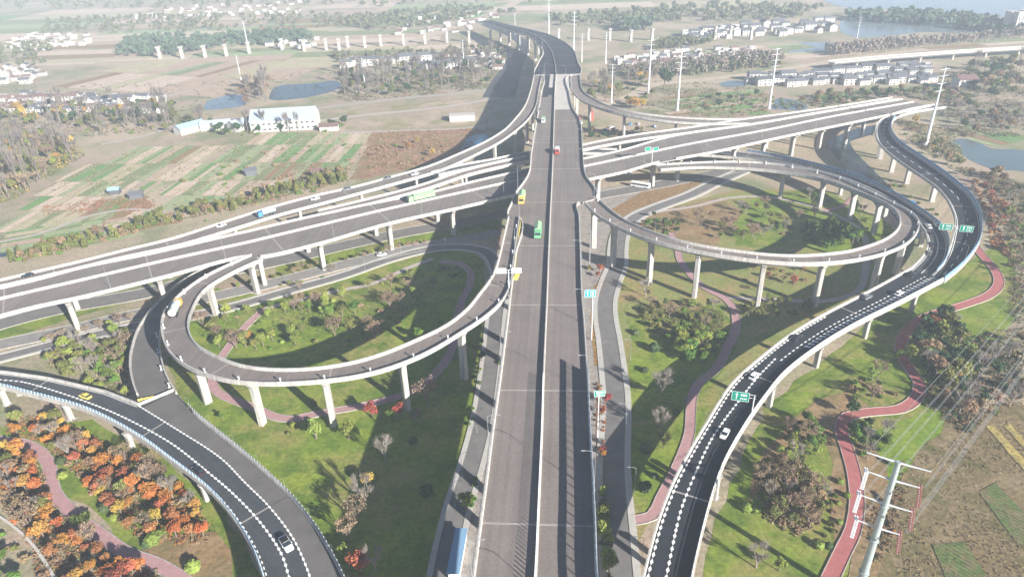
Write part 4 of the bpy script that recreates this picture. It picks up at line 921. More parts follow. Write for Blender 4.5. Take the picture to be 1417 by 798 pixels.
tv = make_truck('box_truck', M_CW, M_TGP, 7.5); put(tv, 'main', (752,168), True, 'small pale truck far up the left carriageway')
tr = make_truck('flatbed_truck', M_CR, M_WSTEEL, 7.0); put(tr, 'main', (771,211), True, 'small red and white truck beside the median')
tb = make_truck('tanker_truck', M_CBL, M_BLUEL, 9.0, tank=True); put(tb, 'north_west_ramp', (369,297), False, 'blue tanker truck on the field side ramp')
bus = empty('coach', (0, 0, 0), cat='coach'); mb = MB(); mb.box((0, 0, .4), (11.5, 2.5, 2.8), top=.94, topx=.98); mb.build('body', M_CW, bus); mb = MB(); mb.box((0, 0, 1.6), (11.0, 2.54, .9), top=.99); mb.build('window', M_GLASS, bus)
for x in (-3.6, 3.6):
    for s in (-1, 1): wheel(bus, x, s * 1.1, .5, .3)
put(bus, None, (886,258), z=.12, rz=-.55, label='white coach parked on the pavement under the cross viaduct')
mb = MB(); mb.box((0, 0, .3), (2.4, 10, 6)); mb.box((0, 0, 0), (3.0, 10.6, .3))
p = W(818, 165, 0); st = mb.build('site_hoarding', mat('hoarding_red', (.5, .1, .09), .6)); st.location = (p[0], p[1], 0); tag(st, 'tall red block standing under the far right ramp', 'hoarding')
for (px, py), lb in (((650,735), 'blue flat-roofed shed beside the left service road at the bottom'), ):
    pass
p = W(634, 772, 0); sh = empty('shed', (p[0], p[1], 0), 'blue flat-roofed shed beside the left service road at the bottom edge', 'shed', rz=-.1); mb = MB(); mb.box((0, 0, 0), (2.6, 13, 2.8)); mb.build('wall', M_SWHITE, sh); mb = MB(); mb.box((0, 0, 2.8), (3.2, 14, .2)); mb.build('roof', mat('shed_roof_blue', (.22, .38, .55), .5), sh)
p = W(812, 335, 0)
# portal hoists on the ground by the right loop start
for (px, py), lb in (((811, 372), 'yellow topped construction mast beside the right side of the central viaduct'),):
    p = W(px, py, 0); t = empty('construction_mast', (p[0] + 1.5, p[1], 0), lb, 'mast'); mb = MB(); mb.tube((0, 0, 0), (0, 0, 19), .3, .2, n=6); mb.build('pole', M_STEEL, t); mb = MB(); mb.box((0, 0, 0), (1.6, 1.6, 1.4)); mb.build('base', M_YEL, t)

# ---------------------------------------------------------------- power line masts
def make_pylon(name, h, arms, aw=5.0):
    r = empty(name, (0, 0, 0), cat='power pole'); mb = MB(); mb.tube((0, 0, 0), (0, 0, h), h * .016 + .35, .28, n=10); mb.tube((0, 0, 0), (0, 0, .5), h * .016 + 1.0, n=10); mb.build('mast', M_WSTEEL, r)
    for z in arms:
        mb = MB()
        for s in (-1, 1): mb.tube((0, 0, z), (s * aw, 0, z + .35), .2, .1, n=5)
        mb.build('crossarm', M_WSTEEL, r)
    return r
pyl = make_pylon('power_pole', 48, (46.5, 42.5, 38, 33.5), 4.2)
PP = [((1281,200), 50, .4), ((1064,150), 47, .4), ((937,153), 47, .2), ((897,128.5), 46, .2), ((794,74.5), 46, 0), ((759.6,51), 46, 0), ((805,86), 30, 0), ((838,88), 32, 0), ((846,142), 32, 0), ((713,48), 28, 0), ((345,74), 40, 0), ((334,112), 26, 0), ((1184,62), 30, 0), ((642,92), 28, 0), ((505,118), 26, 0)]
names = ['tall white power pole standing in front of the right end of the cross viaduct', 'white power pole in the green fields left of the terraced houses', 'white power pole beside the pale new road right of centre', 'white power pole behind the round dark tree', 'thin tall power pole right of the far central viaduct', 'power pole rising past the top edge above the far viaduct',
         'thin grey power pole in the shrubs right of the far viaduct', 'second thin grey power pole in the shrubs right of the far viaduct', 'thin power pole above the bend of the far right ramp', 'power pole on the left side of the far viaduct curve', 'lone tall power pole far away at upper left', 'power pole between the two small ponds at left', 'power pole far away near the lake', 'power pole in the bare trees left of the far viaduct', 'power pole in the bare trees above the factory']
for (b, h, rz), lb in zip(PP, names):
    w = W(*b, 0); place(pyl, USED, (w[0], w[1], 0), rz, h / 48.0, lb)
# the big one at the lower right corner, with insulator strings and wires
bx, by = W(1243, 640, 42.0)[:2]
A1 = W(1201, 629.6, 42)[:2]; A2 = W(1291, 656.7, 42)[:2]; ax = (A2 - A1) / np.linalg.norm(A2 - A1); half = np.linalg.norm(A2 - A1) / 2
big = empty('power_pole', (bx, by, 0), 'nearest grey steel power pole with four crossarms at lower right', 'power pole', rz=math.atan2(ax[1], ax[0]))
mb = MB(); mb.tube((0, 0, 0), (0, 0, 42.3), 1.0, .5, n=14); mb.tube((0, 0, 0), (0, 0, .6), 1.9, n=14)
for z in (10, 20, 30): mb.tube((0, 0, z), (0, 0, z + .25), 1.15 - z * .0125 + .1, n=14)
mb.build('mast', mat('mast_steel', (.40, .46, .46), .45, .1, .5, metal=.3), big)
zs = [42.0]
for (cx_, cy_) in ((1237,664), (1228,697), (1218,730)):
    zs.append(min(np.arange(15, 42, .1), key=lambda z: abs(PX(bx, by, z)[1] - cy_)))
hl = [half, half * .84, half * .86, half * .72]
M_INSR = mat('insulator_red', (.32, .12, .10), .5); M_INSW = mat('insulator_white', (.8, .8, .8), .4)
TIPS = []
for i, z in enumerate(zs):
    mb = MB()
    for s in (-1, 1): mb.tube((0, 0, z), (s * hl[i], 0, z + .25), .26, .12, n=6)
    mb.build('crossarm', M_WSTEEL, big)
    if i == 0: TIPS += [(-hl[i], z), (hl[i], z)]; continue
    for s, m in ((-1, M_INSW), (1, M_INSR)):
        for d, yy in ((1, 3.2), (-1, -3.2)):
            mb = MB()
            for k in range(8):
                f = (k + .5) / 8; c = Vector((s * hl[i], 0, z + .1)).lerp(Vector((s * hl[i] + s * .2, yy * 1.1, z - 1.9)), f)
                for o_ in (-.22, .22): mb.tube((c.x + o_, c.y - .12, c.z), (c.x + o_, c.y + .12, c.z), .2, n=7)
            ins = mb.build('insulator', m, big)
            mb = MB(); mb.tube((s * hl[i], 0, z + .1), (s * hl[i] + s * .2, yy * 1.1, z - 1.9), .05, n=4); mb.build('link', M_WSTEEL, ins)
        TIPS.append((s * hl[i] + s * .2, z - 1.9))
far = W(1440, 400, 40)
dirv = np.array([far[0] - bx, far[1] - by]); dirv /= np.linalg.norm(dirv)
M_WIRE = mat('wire_grey', (.2, .21, .22), .6)
rzb = math.atan2(ax[1], ax[0])
for j, (tx, tz) in enumerate(TIPS):
    if j in (0,): pass
    for dd in ((0,) if j < 2 else (-.25, .25)):
        a = np.array([bx + tx * math.cos(rzb) - dd * math.sin(rzb) * 0 + dd * math.cos(rzb), by + tx * math.sin(rzb)]); mb = MB(); prev = None; n = 26; Ls = 330
        for k in range(n + 1):
            f = k / n; q = a + dirv * (Ls * f + 3.4); z = tz - 26 * f * (1 - f) ; cur = (q[0], q[1], z)
            if prev: mb.tube(prev, cur, .035, n=3, caps=False)
            prev = cur
        o = mb.build('power_line', M_WIRE, base=(a[0], a[1], tz)); o.location = (a[0], a[1], tz)
        tag(o, 'thin grey power line running from the big corner pole to the upper right', 'power line', 'power lines from the corner pole')

# ---------------------------------------------------------------- bare piers of the unfinished railway
mb = MB(); mb.box((0, 0, 0), (3.0, 5.5, 12.5), top=.8, topx=.85); mb.box((0, 0, 12.5), (3.6, 8.5, 2.0), top=1.05)
rp = mb.build('bridge_pier', M_PIER); tag(rp, 'bare concrete pier of the unfinished railway across the far fields', 'bridge pier')
for x, y in ((222,81),(253,81),(284.6,79.6),(314,78),(345.5,74.5),(391,69.5),(421.8,71),(452,69.5),(470,69.5),(482,66),(505.6,66),(527.6,64),(558.8,62.7),(588.6,61),(619,59),(649.6,59),(679,57.6),(773,56),(814,56),(843.7,56),(873,58),(902,56),(989,53),(1010,53),(1038.6,54.7)):
    w = W(x, y, 0); place(rp, USED, (w[0], w[1], 0), .05, 1.0, 'bare concrete pier in the row of the unfinished railway across the far fields', 'bare piers of the unfinished railway')
w = W(714, 58, 0)
# far railway bridge at upper right
mbL = [(1090,94),(1150,85),(1232,77.5),(1320,71),(1417,65),(1520,58)]
SECS['rail'] = [(x, y - 1.5, x + 1, y + 1.5, 7) for x, y in mbL[1:]]; LINES['rail'] = Line3(SECS['rail'], dz=1, step=10)
Lx = LINES['rail']; Lx.lw[:] = 5; Lx.rw[:] = 5
raised_road('rail', 'far pale railway bridge on low piers before the lake at upper right', 0, surf=[(0, Lx.len, 4)], joints=0)
auto_piers('rail', 30, Lx.len - 20, 33, w=3, t=2, capw=6, caph=2)
# ---------------------------------------------------------------- trees and shrubs
rt = random.Random(42)
def leaf_quads(mb, c, r, n, size, flat=1.0, rnd=rt, shell=.55):
    for _ in range(n):
        while True:
            d = Vector((rnd.uniform(-1, 1), rnd.uniform(-1, 1), rnd.uniform(-1, 1)))
            if .05 < d.length < 1: break
        d = d.normalized() * (shell + (1 - shell) * rnd.random()) * (rnd.random() ** .25)
        p = Vector(c) + Vector((d.x * r, d.y * r, d.z * r * flat)); s = size * rnd.uniform(.6, 1.35)
        nrm = (d + Vector((rnd.uniform(-.8, .8), rnd.uniform(-.8, .8), rnd.uniform(-.3, .9)))).normalized(); u = nrm.orthogonal().normalized(); u.rotate(Matrix.Rotation(rnd.uniform(0, 6.28), 3, nrm)); w = nrm.cross(u)
        mb.add([p - u * s * .5 - w * s * .35, p + u * s * .5 - w * s * .4, p + u * s * .45 + w * s * .4, p - u * s * .5 + w * s * .35], [(0, 1, 2, 3)])
M_BARK = mat('tree_bark', (.20, .16, .13), .9, .2, 3); M_PALEBARK = mat('pale_bark', (.27, .235, .205), .9, .15, 3)
def leafm(name, col, var=.25, ov=.28):
    return mat(name, col, .75, var, .45, objvar=ov, spec=.15)
ML = {'orange': leafm('orange_leaves', (.42, .165, .045)), 'rust': leafm('rust_leaves', (.30, .115, .055)), 'gold': leafm('golden_leaves', (.38, .24, .055)), 'red': leafm('red_leaves', (.28, .07, .045)),
      'green': leafm('green_leaves', (.10, .17, .03)), 'lime': leafm('lime_leaves', (.20, .24, .05)), 'olive': leafm('olive_leaves', (.15, .16, .045)), 'dark': leafm('dark_evergreen_leaves', (.04, .08, .03)), 'brown': leafm('brown_leaves', (.25, .17, .10))}
def make_tree(name, leaf, h=6.0, r=2.6, trunk=.28, n=430, size=.55, clumps=7, flat=.8, bark=None, seed=0):
    rnd = random.Random(seed * 77 + 5); t = empty(name, (0, 0, 0), cat='tree')
    th = h * .38; mb = MB(); mb.tube((0, 0, 0), (0, 0, th), trunk * .8, trunk * .5, n=6); cs = []
    for k in range(clumps):
        a = 2 * math.pi * k / clumps + rnd.uniform(-.4, .4); rr = r * rnd.uniform(.25, .62); z = h * rnd.uniform(.5, .84)
        c = Vector((math.cos(a) * rr, math.sin(a) * rr, z)); cs.append((c, r * rnd.uniform(.36, .55))); m_ = Vector((c.x * .35, c.y * .35, th + (z - th) * .45)); mb.tube((0, 0, th * .8), m_, trunk * .4, trunk * .25, n=4); mb.tube(m_, c, trunk * .25, trunk * .08, n=4)
    mb.build('trunk', bark or M_BARK, t); mb = MB()
    for c, cr in cs: leaf_quads(mb, c, cr, n // clumps, size, flat, rnd)
    leaf_quads(mb, (0, 0, h * .74), r * .5, n // 6, size, flat, rnd)
    mb.build('crown', leaf, t); return t
def make_bare(name, bark, h=7.5, r=2.6, seed=0, leaf=None, dens=1):
    rnd = random.Random(seed * 31 + 9); t = empty(name, (0, 0, 0), cat='tree'); mb = MB(); tw = MB(); ends = []
    mb.tube((0, 0, 0), (0, 0, h * .3), .24, .17, n=6)
    for k in range(7):
        a = 6.28 * k / 7 + rnd.uniform(-.3, .3); b = Vector((math.cos(a) * r * .45, math.sin(a) * r * .45, h * rnd.uniform(.55, .75))); mb.tube((0, 0, h * rnd.uniform(.2, .32)), b, .12, .07, n=4)
        for j in range(4):
            c = b + Vector((math.cos(a + rnd.uniform(-1, 1)) * r * rnd.uniform(.1, .5), math.sin(a + rnd.uniform(-1, 1)) * r * rnd.uniform(.1, .5), h * rnd.uniform(.08, .27))); mb.tube(b, c, .06, .03, n=3, caps=False)
            for i in range(int(7 * dens)):
                e = c + Vector((rnd.uniform(-1, 1) * r * .3, rnd.uniform(-1, 1) * r * .3, rnd.uniform(-.03, .14) * h)); tw.tube(b.lerp(c, rnd.uniform(.3, 1)), e, .035, .02, n=3, caps=False); ends.append(e)
    mb.build('trunk', bark, t)
    if leaf:
        for e in ends[::2]: leaf_quads(tw, e, .4, 2, .3, rnd=rnd)
    tw.build('crown', leaf or bark, t); return t
def make_column(name, leaf, h=5.0, r=1.1, n=330, seed=0):
    rnd = random.Random(seed + 3); t = empty(name, (0, 0, 0), cat='tree'); mb = MB(); mb.tube((0, 0, 0), (0, 0, h * .6), .12, .06, n=5); mb.build('trunk', M_BARK, t); mb = MB()
    for k in range(n):
        f = rnd.random(); rr = r * (1 - f ** 1.6) * (.75 + .3 * rnd.random()) + .1; a = rnd.uniform(0, 6.28); leaf_quads(mb, (math.cos(a) * rr, math.sin(a) * rr, .35 + f * (h - .35)), .15, 1, .5, rnd=rnd)
    mb.build('crown', leaf, t); return t
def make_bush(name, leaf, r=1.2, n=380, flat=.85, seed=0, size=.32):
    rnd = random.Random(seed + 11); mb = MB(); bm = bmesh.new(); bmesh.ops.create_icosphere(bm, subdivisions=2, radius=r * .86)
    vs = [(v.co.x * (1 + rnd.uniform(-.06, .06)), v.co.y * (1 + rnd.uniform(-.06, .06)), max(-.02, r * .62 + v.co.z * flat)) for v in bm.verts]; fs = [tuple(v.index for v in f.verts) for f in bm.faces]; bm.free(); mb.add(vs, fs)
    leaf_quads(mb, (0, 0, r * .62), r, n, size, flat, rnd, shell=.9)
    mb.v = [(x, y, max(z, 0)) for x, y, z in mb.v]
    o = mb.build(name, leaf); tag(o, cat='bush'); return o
def make_scrub(name, leaf, r=1.6, n=420, seed=0):
    rnd = random.Random(seed + 21); mb = MB()
    for k in range(6): a = rnd.uniform(0, 6.28); rr = r * rnd.uniform(0, .8); leaf_quads(mb, (math.cos(a) * rr, math.sin(a) * rr, r * rnd.uniform(.25, .6)), r * rnd.uniform(.35, .6), n // 6, .36, .8, rnd)
    mb.v = [(x, y, max(z, 0)) for x, y, z in mb.v]; o = mb.build(name, leaf); tag(o, cat='shrub'); return o
T = {}
for i, k in enumerate(('orange', 'rust', 'gold', 'red')):
    T[k] = [make_tree('autumn_tree', ML[k], h=5.5, r=2.5, seed=i * 3 + j, n=760, size=.34, flat=.85, clumps=10) for j in range(2)]
for i, k in enumerate(('green', 'lime', 'olive', 'dark', 'brown')):
    T[k] = [make_tree('leafy_tree' if k != 'dark' else 'evergreen_tree', ML[k], h=6.0, r=2.5, seed=40 + i * 3 + j, n=800, size=.4, clumps=9) for j in range(2)]
T['bare'] = [make_bare('bare_tree', M_PALEBARK, seed=j, dens=2.2) for j in range(3)]
T['pinkbare'] = [make_bare('bare_tree', mat('pinkish_twigs', (.22, .165, .135), .9, .1, 1, objvar=.15), h=6.5, r=3.0, seed=10 + j, leaf=mat('last_brown_leaves', (.25, .18, .12), .8, .2, 1, objvar=.2), dens=1.6) for j in range(3)]
T['poplar'] = [make_bare('bare_tree', mat('grey_twigs', (.17, .145, .13), .9, .1, 1, objvar=.15), h=13, r=1.9, seed=30 + j, dens=1.3) for j in range(2)]
T['col'] = [make_column('conifer', ML['olive'], seed=j) for j in range(2)]
T['colg'] = [make_column('conifer', ML['green'], seed=5 + j, h=4) for j in range(2)]
T['bush'] = [make_bush('clipped_bush', ML['lime'], seed=1)]
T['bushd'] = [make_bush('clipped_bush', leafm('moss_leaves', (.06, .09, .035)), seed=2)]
T['scrub'] = [make_scrub('shrub', ML['olive'], seed=1), make_scrub('shrub', ML['green'], seed=2)]
T['scrubb'] = [make_scrub('shrub', ML['brown'], seed=3), make_scrub('shrub', ML['brown'], seed=4)]
T['scrubo'] = [make_scrub('shrub', ML['rust'], seed=5), make_scrub('shrub', ML['orange'], seed=6)]
HT = {'poplar': 'bare grey upright tree', 'bare': 'bare pale branched tree', 'pinkbare': 'leafless pinkish brown tree', 'orange': 'orange leaved autumn tree', 'rust': 'rust red autumn tree', 'gold': 'golden yellow autumn tree', 'red': 'red autumn tree',
      'green': 'green leafy tree', 'lime': 'yellow-green leafy tree', 'olive': 'olive green tree', 'dark': 'dark evergreen tree', 'brown': 'brown leaved tree', 'col': 'narrow olive conifer', 'colg': 'small green conifer', 'bush': 'round clipped yellow-green bush', 'bushd': 'round clipped dark bush',
      'scrub': 'low green shrub', 'scrubb': 'low brown shrub', 'scrubo': 'low rust coloured shrub'}
RIBP = np.vstack([np.hstack([c, w[:, None]]) for c, w in RIB])
DECKP = np.vstack([np.stack([L.C[:, 0], L.C[:, 1], L.lw + L.rw, L.C[:, 2]], 1) for L in LINES.values()])
def clear(p, m=1.6, deck=True, h=5):
    if np.any(np.hypot(RIBP[:, 0] - p[0], RIBP[:, 1] - p[1]) < RIBP[:, 2] + m): return False
    d = np.hypot(DECKP[:, 0] - p[0], DECKP[:, 1] - p[1])
    if deck and np.any((d < DECKP[:, 2] * .5 + 1.5) & (DECKP[:, 3] - 2.4 < h)): return False
    return True
NT = {}; PLACED = []; SCK = 1.22
def tree_at(kind, x, y, sc=1.0, where='', group=None, label=None, rnd=rt):
    p = rnd.choice(T[kind]); lb = label or (HT[kind] + ' ' + where); NT[kind] = NT.get(kind, 0) + 1
    sc = sc * SCK
    PLACED.append((p, x, y, rnd.uniform(0, 6.28), sc, sc * rnd.uniform(.85, 1.15), lb, group or (None if label else HT[kind] + 's ' + where), bool(label)))
def grove(px, kinds, n, sc, where, seed=0, minm=1.2, mind=2.2, deck=True):
    rnd = random.Random(seed); poly = [W(x, y)[:2] for x, y in px]; xs = [p[0] for p in poly]; ys = [p[1] for p in poly]; got = []; tries = 0; ks = list(kinds); ws = [kinds[k] for k in ks]
    while len(got) < n and tries < n * 60:
        tries += 1; p = (rnd.uniform(min(xs), max(xs)), rnd.uniform(min(ys), max(ys)))
        if not inside(p, poly) or not clear(p, minm, deck): continue
        if any((p[0] - a) ** 2 + (p[1] - b) ** 2 < mind ** 2 for a, b in got): continue
        got.append(p); tree_at(rnd.choices(ks, ws)[0], *p, rnd.uniform(*sc), where, rnd=rnd)
# the orange groves at lower left
grove([(18,575),(60,580),(110,596),(160,625),(215,650),(270,700),(295,745),(240,752),(190,742),(150,700),(100,650),(60,612),(20,600)], {'orange': 6, 'rust': 4, 'gold': 2, 'brown': 1.2, 'pinkbare': 1.5, 'bare': .8, 'scrubo': 2.5, 'scrubb': 3, 'olive': 1}, 120, (.5, .85), 'in the grove above the pink path', 1, mind=1.5)
grove([(-20,610),(30,625),(60,650),(70,690),(110,735),(150,765),(235,800),(235,840),(60,840),(40,745),(0,700)], {'orange': 6, 'rust': 4, 'gold': 2, 'brown': 1.2, 'pinkbare': 1.2, 'bare': .5, 'scrubo': 3, 'scrubb': 3, 'olive': 1}, 110, (.5, .85), 'in the grove below the pink path', 2, mind=1.5)
grove([(-20,740),(20,745),(60,800),(60,840),(-20,840)], {'scrub': 3, 'green': 1, 'scrubb': 1}, 12, (.6, 1), 'in the bottom left corner', 3)
for x, y, k, s in ((88,660,'bush',1),(85,640,'bushd',1.1),(108,722,'bush',1.3),(117,720,'bush',1.3),(146,706,'bushd',1.1),(160,700,'bush',.9),(158,718,'bush',.9),(212,750,'bush',1.5),(222,742,'bush',1.1),(268,788,'bush',1.3),(205,755,'bushd',1),(230,600,'bushd',.9),(240,690,'bare',.8)):
    w = W(x, y); tree_at(k, w[0], w[1], s, 'among the autumn groves at lower left', group=None)
# hedge left of the slip ramp
grove([(60,505),(95,482),(165,465),(186,462),(178,490),(178,530),(184,550),(150,545),(100,528)], {'olive': 4, 'scrub': 4, 'lime': 2, 'bare': 2, 'pinkbare': 1, 'green': 2}, 60, (.55, .9), 'in the hedge left of the slip ramp', 4, mind=2)
# garden inside the left loop
grove([(278,446),(330,432),(365,420),(440,412),(520,396),(580,372),(600,400),(575,440),(520,470),(430,480),(330,492),(288,480)], {'olive': 3, 'lime': 3, 'pinkbare': 6, 'green': 2, 'scrub': 3, 'bush': 2, 'scrubb': 1, 'gold': .5}, 80, (.5, .9), 'in the garden inside the left loop', 5, mind=2.8)
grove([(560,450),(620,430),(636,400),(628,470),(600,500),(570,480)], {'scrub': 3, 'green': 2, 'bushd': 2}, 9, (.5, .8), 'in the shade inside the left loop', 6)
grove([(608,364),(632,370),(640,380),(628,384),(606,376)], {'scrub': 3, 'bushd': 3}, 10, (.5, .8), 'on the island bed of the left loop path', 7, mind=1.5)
grove([(370,398),(470,372),(475,382),(395,410)], {'scrub': 2, 'lime': 1, 'pinkbare': 1}, 8, (.4, .6), 'beside the service road behind the left loop', 8, minm=.3)
for a, b, n in (((330,398),(470,362),11),((480,360),(600,334),10),((60,474),(200,440),9)):
    for k in range(n):
        f = (k + rt.uniform(-.2, .2)) / n; w = W(a[0] + (b[0] - a[0]) * f, a[1] + (b[1] - a[1]) * f + 2); tree_at(rt.choice(['lime', 'brown', 'olive', 'pinkbare']), w[0], w[1], rt.uniform(.4, .55), 'in the row between the streets under the cross viaduct')
grove([(262,560),(330,598),(430,606),(470,640),(440,600),(560,590),(560,570),(600,545),(570,552),(480,572),(420,588),(340,580),(290,545)], {'scrub': 1, 'green': 1}, 5, (.4, .6), 'on the lawn below the left loop', 9)
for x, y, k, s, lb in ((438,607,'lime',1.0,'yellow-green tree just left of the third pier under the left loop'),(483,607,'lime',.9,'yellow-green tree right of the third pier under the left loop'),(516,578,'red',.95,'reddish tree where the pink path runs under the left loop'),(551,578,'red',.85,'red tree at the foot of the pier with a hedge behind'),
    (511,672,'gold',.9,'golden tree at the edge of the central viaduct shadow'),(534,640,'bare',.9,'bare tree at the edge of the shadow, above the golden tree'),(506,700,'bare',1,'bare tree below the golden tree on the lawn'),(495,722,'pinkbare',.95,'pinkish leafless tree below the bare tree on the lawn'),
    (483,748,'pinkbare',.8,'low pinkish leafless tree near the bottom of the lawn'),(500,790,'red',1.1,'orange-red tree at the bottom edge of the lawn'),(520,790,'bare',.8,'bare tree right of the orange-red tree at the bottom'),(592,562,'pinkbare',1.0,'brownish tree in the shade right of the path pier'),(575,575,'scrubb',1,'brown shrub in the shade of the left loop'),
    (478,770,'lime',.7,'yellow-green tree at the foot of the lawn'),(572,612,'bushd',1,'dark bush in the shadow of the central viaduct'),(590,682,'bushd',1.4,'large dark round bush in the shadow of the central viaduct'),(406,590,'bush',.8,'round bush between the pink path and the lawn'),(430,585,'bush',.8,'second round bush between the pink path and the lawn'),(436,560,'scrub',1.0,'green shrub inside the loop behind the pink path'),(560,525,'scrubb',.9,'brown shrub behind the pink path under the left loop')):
    w = W(x, y); tree_at(k, w[0], w[1], s, label=lb)
# strips beside the central viaduct
grove([(650,480),(690,470),(692,520),(668,600),(655,640),(648,600)], {'bushd': 2, 'scrub': 3, 'green': 1}, 14, (.5, .8), 'in the strip left of the central viaduct', 11, minm=.2)
grove([(640,660),(662,650),(655,700),(640,720)], {'scrub': 2, 'lime': 1}, 6, (.5, .8), 'in the green pocket left of the central viaduct', 12, minm=.1, mind=1.5)
grove([(830,676),(838,676),(846,740),(850,800),(840,805),(833,740)], {'scrub': 4, 'lime': 1}, 30, (.5, .9), 'in the planted strip right of the noise barrier', 13, minm=-.6, mind=1.3)
grove([(828,532),(836,545),(838,600),(834,660),(830,660),(826,600)], {'scrubo': 3, 'orange': 1, 'scrubb': 2}, 14, (.35, .6), 'in the brown bed right of the central viaduct', 14, minm=-.6, mind=1.3)
for x, y, s in ((838,560,.7),(833,575,.55),(830,378,.7),(827,384,.5),(832,628,.5)):
    w = W(x, y); tree_at('red', w[0], w[1], s, 'in the beds right of the central viaduct')
grove([(815,300),(835,300),(828,330),(815,340)], {'scrub': 1, 'bushd': 1}, 3, (.4, .6), 'beside the start of the right loop', 15)
# inside the right loop
grove([(884,305),(905,300),(945,318),(935,328),(900,318)], {'dark': 3, 'scrub': 3, 'green': 2}, 22, (.5, .8), 'in the dark clump inside the right loop', 16, mind=2)
grove([(955,300),(1030,290),(1100,278),(1150,300),(1110,330),(1040,335),(980,330)], {'pinkbare': 3, 'bare': 2, 'olive': 2, 'lime': 1, 'green': 1, 'scrub': 2, 'scrubb': 3, 'brown': 1}, 42, (.5, .85), 'in the garden inside the right loop', 17, mind=3)
grove([(1110,318),(1150,308),(1185,325),(1188,345),(1120,345)], {'colg': 4, 'green': 1}, 34, (.8, 1.2), 'in the hedge rows inside the right loop', 18, mind=2.2)
grove([(1100,262),(1180,285),(1230,320),(1200,320),(1100,280)], {'scrub': 2, 'bare': 1, 'green': 1}, 12, (.5, .8), 'at the far edge of the right loop garden', 19)
# below the right loop
grove([(885,425),(940,418),(1000,432),(1008,470),(980,500),(930,480),(890,450)], {'olive': 3, 'lime': 2, 'scrub': 5, 'bare': 1, 'pinkbare': 1, 'green': 1}, 48, (.4, .75), 'in the thicket below the right loop', 20, mind=2)
grove([(935,470),(1000,470),(1000,495),(960,512),(935,500)], {'green': 3, 'lime': 3}, 14, (.6, .9), 'in the bright clump below the right loop', 21)
grove([(1030,418),(1120,420),(1120,440),(1030,445)], {'col': 3, 'olive': 2, 'scrub': 2}, 18, (.5, .8), 'behind the path below the right loop', 22)
grove([(1010,372),(1110,372),(1120,400),(1040,408)], {'scrubb': 3, 'pinkbare': 1, 'scrub': 2, 'rust': .5}, 14, (.4, .7), 'on the grass under the right loop', 23)
for x, y, k, s, lb in ((915,548,'bare',1.1,'bare spreading tree in the shade right of the service road'),(913,600,'bare',1.0,'bare tree with fallen brown leaves right of the service road'),(918,620,'pinkbare',.6,'low twiggy tree near the service road'),(893,410,'bare',.9,'thin bare tree right of the first loop piers'),(900,405,'scrubb',.7,'brown shrub right of the first loop piers'),
    (880,462,'bushd',1.1,'dark round bush left of the thicket'),(905,485,'bushd',1.5,'large dark round bush below the thicket'),(892,514,'bushd',1.0,'dark bush at the edge of the shade'),(935,572,'bushd',.9,'small dark bush beside the pink path bend'),(893,624,'bushd',1.2,'round bush in the grass right of the service road'),(893,678,'bushd',1.3,'dark round bush near the lower service road'),(906,660,'bushd',.8,'small dark bush beside the white wall of the right viaduct'),
    (1178,575,'dark',.8,'small dark evergreen at the bend of the red path'),(1098,395,'rust',.7,'rust coloured tree under the right loop'),(1137,408,'rust',.5,'small rust coloured tree beside a loop pier')):
    w = W(x, y); tree_at(k, w[0], w[1], s, label=lb)
# right side: park with the red path
grove([(1048,655),(1075,632),(1120,650),(1142,690),(1132,725),(1100,738),(1062,715)], {'pinkbare': 3, 'brown': 2, 'scrubb': 6, 'olive': 2, 'bare': 1}, 62, (.45, .75), 'in the brown thicket right of the curved viaduct', 30, mind=1.7)
grove([(1085,600),(1120,584),(1142,610),(1136,628),(1100,640)], {'green': 2, 'scrub': 3, 'lime': 1, 'pinkbare': 1}, 20, (.5, .8), 'in the green bed left of the red path', 31, mind=2)
grove([(1170,600),(1200,590),(1235,600),(1230,625),(1195,640),(1180,620)], {'green': 2, 'scrub': 3, 'dark': 1, 'bare': 1}, 20, (.45, .75), 'on the lawn inside the red path bend', 32, mind=2)
grove([(1172,530),(1215,520),(1240,545),(1215,560),(1180,562)], {'scrub': 3, 'lime': 1, 'scrubb': 2, 'pinkbare': 1}, 20, (.5, .8), 'on the oval bed above the red path', 33, mind=2)
grove([(1270,460),(1300,442),(1330,470),(1345,510),(1330,545),(1290,520),(1265,500)], {'dark': 6, 'bare': 2, 'brown': 2, 'olive': 2, 'lime': 1, 'rust': 1}, 48, (.7, 1.2), 'in the dark wood right of the red path', 34, mind=3)
grove([(1330,500),(1417,470),(1417,560),(1340,600),(1300,560)], {'dark': 1, 'scrubb': 4, 'brown': 2, 'scrub': 2, 'bare': 2}, 46, (.6, .9), 'in the scrub under the power lines', 35, mind=2.4)
grove([(1160,660),(1182,700),(1176,740),(1150,770),(1135,740)], {'scrub': 3, 'bush': 1, 'scrubb': 1}, 10, (.5, .8), 'on the grass left of the red path', 36)
grove([(1200,760),(1225,700),(1245,640),(1258,640),(1240,720),(1222,798)], {'scrubb': 4, 'scrubo': 1, 'brown': 1}, 20, (.3, .55), 'along the ditch beside the corner pole', 37, mind=1.5)
for x, y, k, s, lb in ((1033,706,'bush',1.0,'left one of two round yellow-green bushes on the right lawn'),(1046,708,'bush',.9,'right one of two round bushes on the right lawn'),(1080,624,'bush',.9,'round bush at the left edge of the green bed'),(1090,626,'bush',.8,'second round bush at the left edge of the green bed'),(1133,757,'bush',.9,'round bush near the red path bottom'),(1146,757,'bushd',.8,'purple-brown round bush near the red path bottom'),(1078,790,'lime',.6,'yellow tree at the bottom of the right lawn'),(1046,785,'bare',.8,'bare tree at the bottom of the right lawn'),(1258,500,'lime',1.0,'bright yellow-green tree at the red path s-bend'),(1240,500,'green',.7,'green tree left of the red path s-bend')):
    w = W(x, y); tree_at(k, w[0], w[1], s, label=lb)
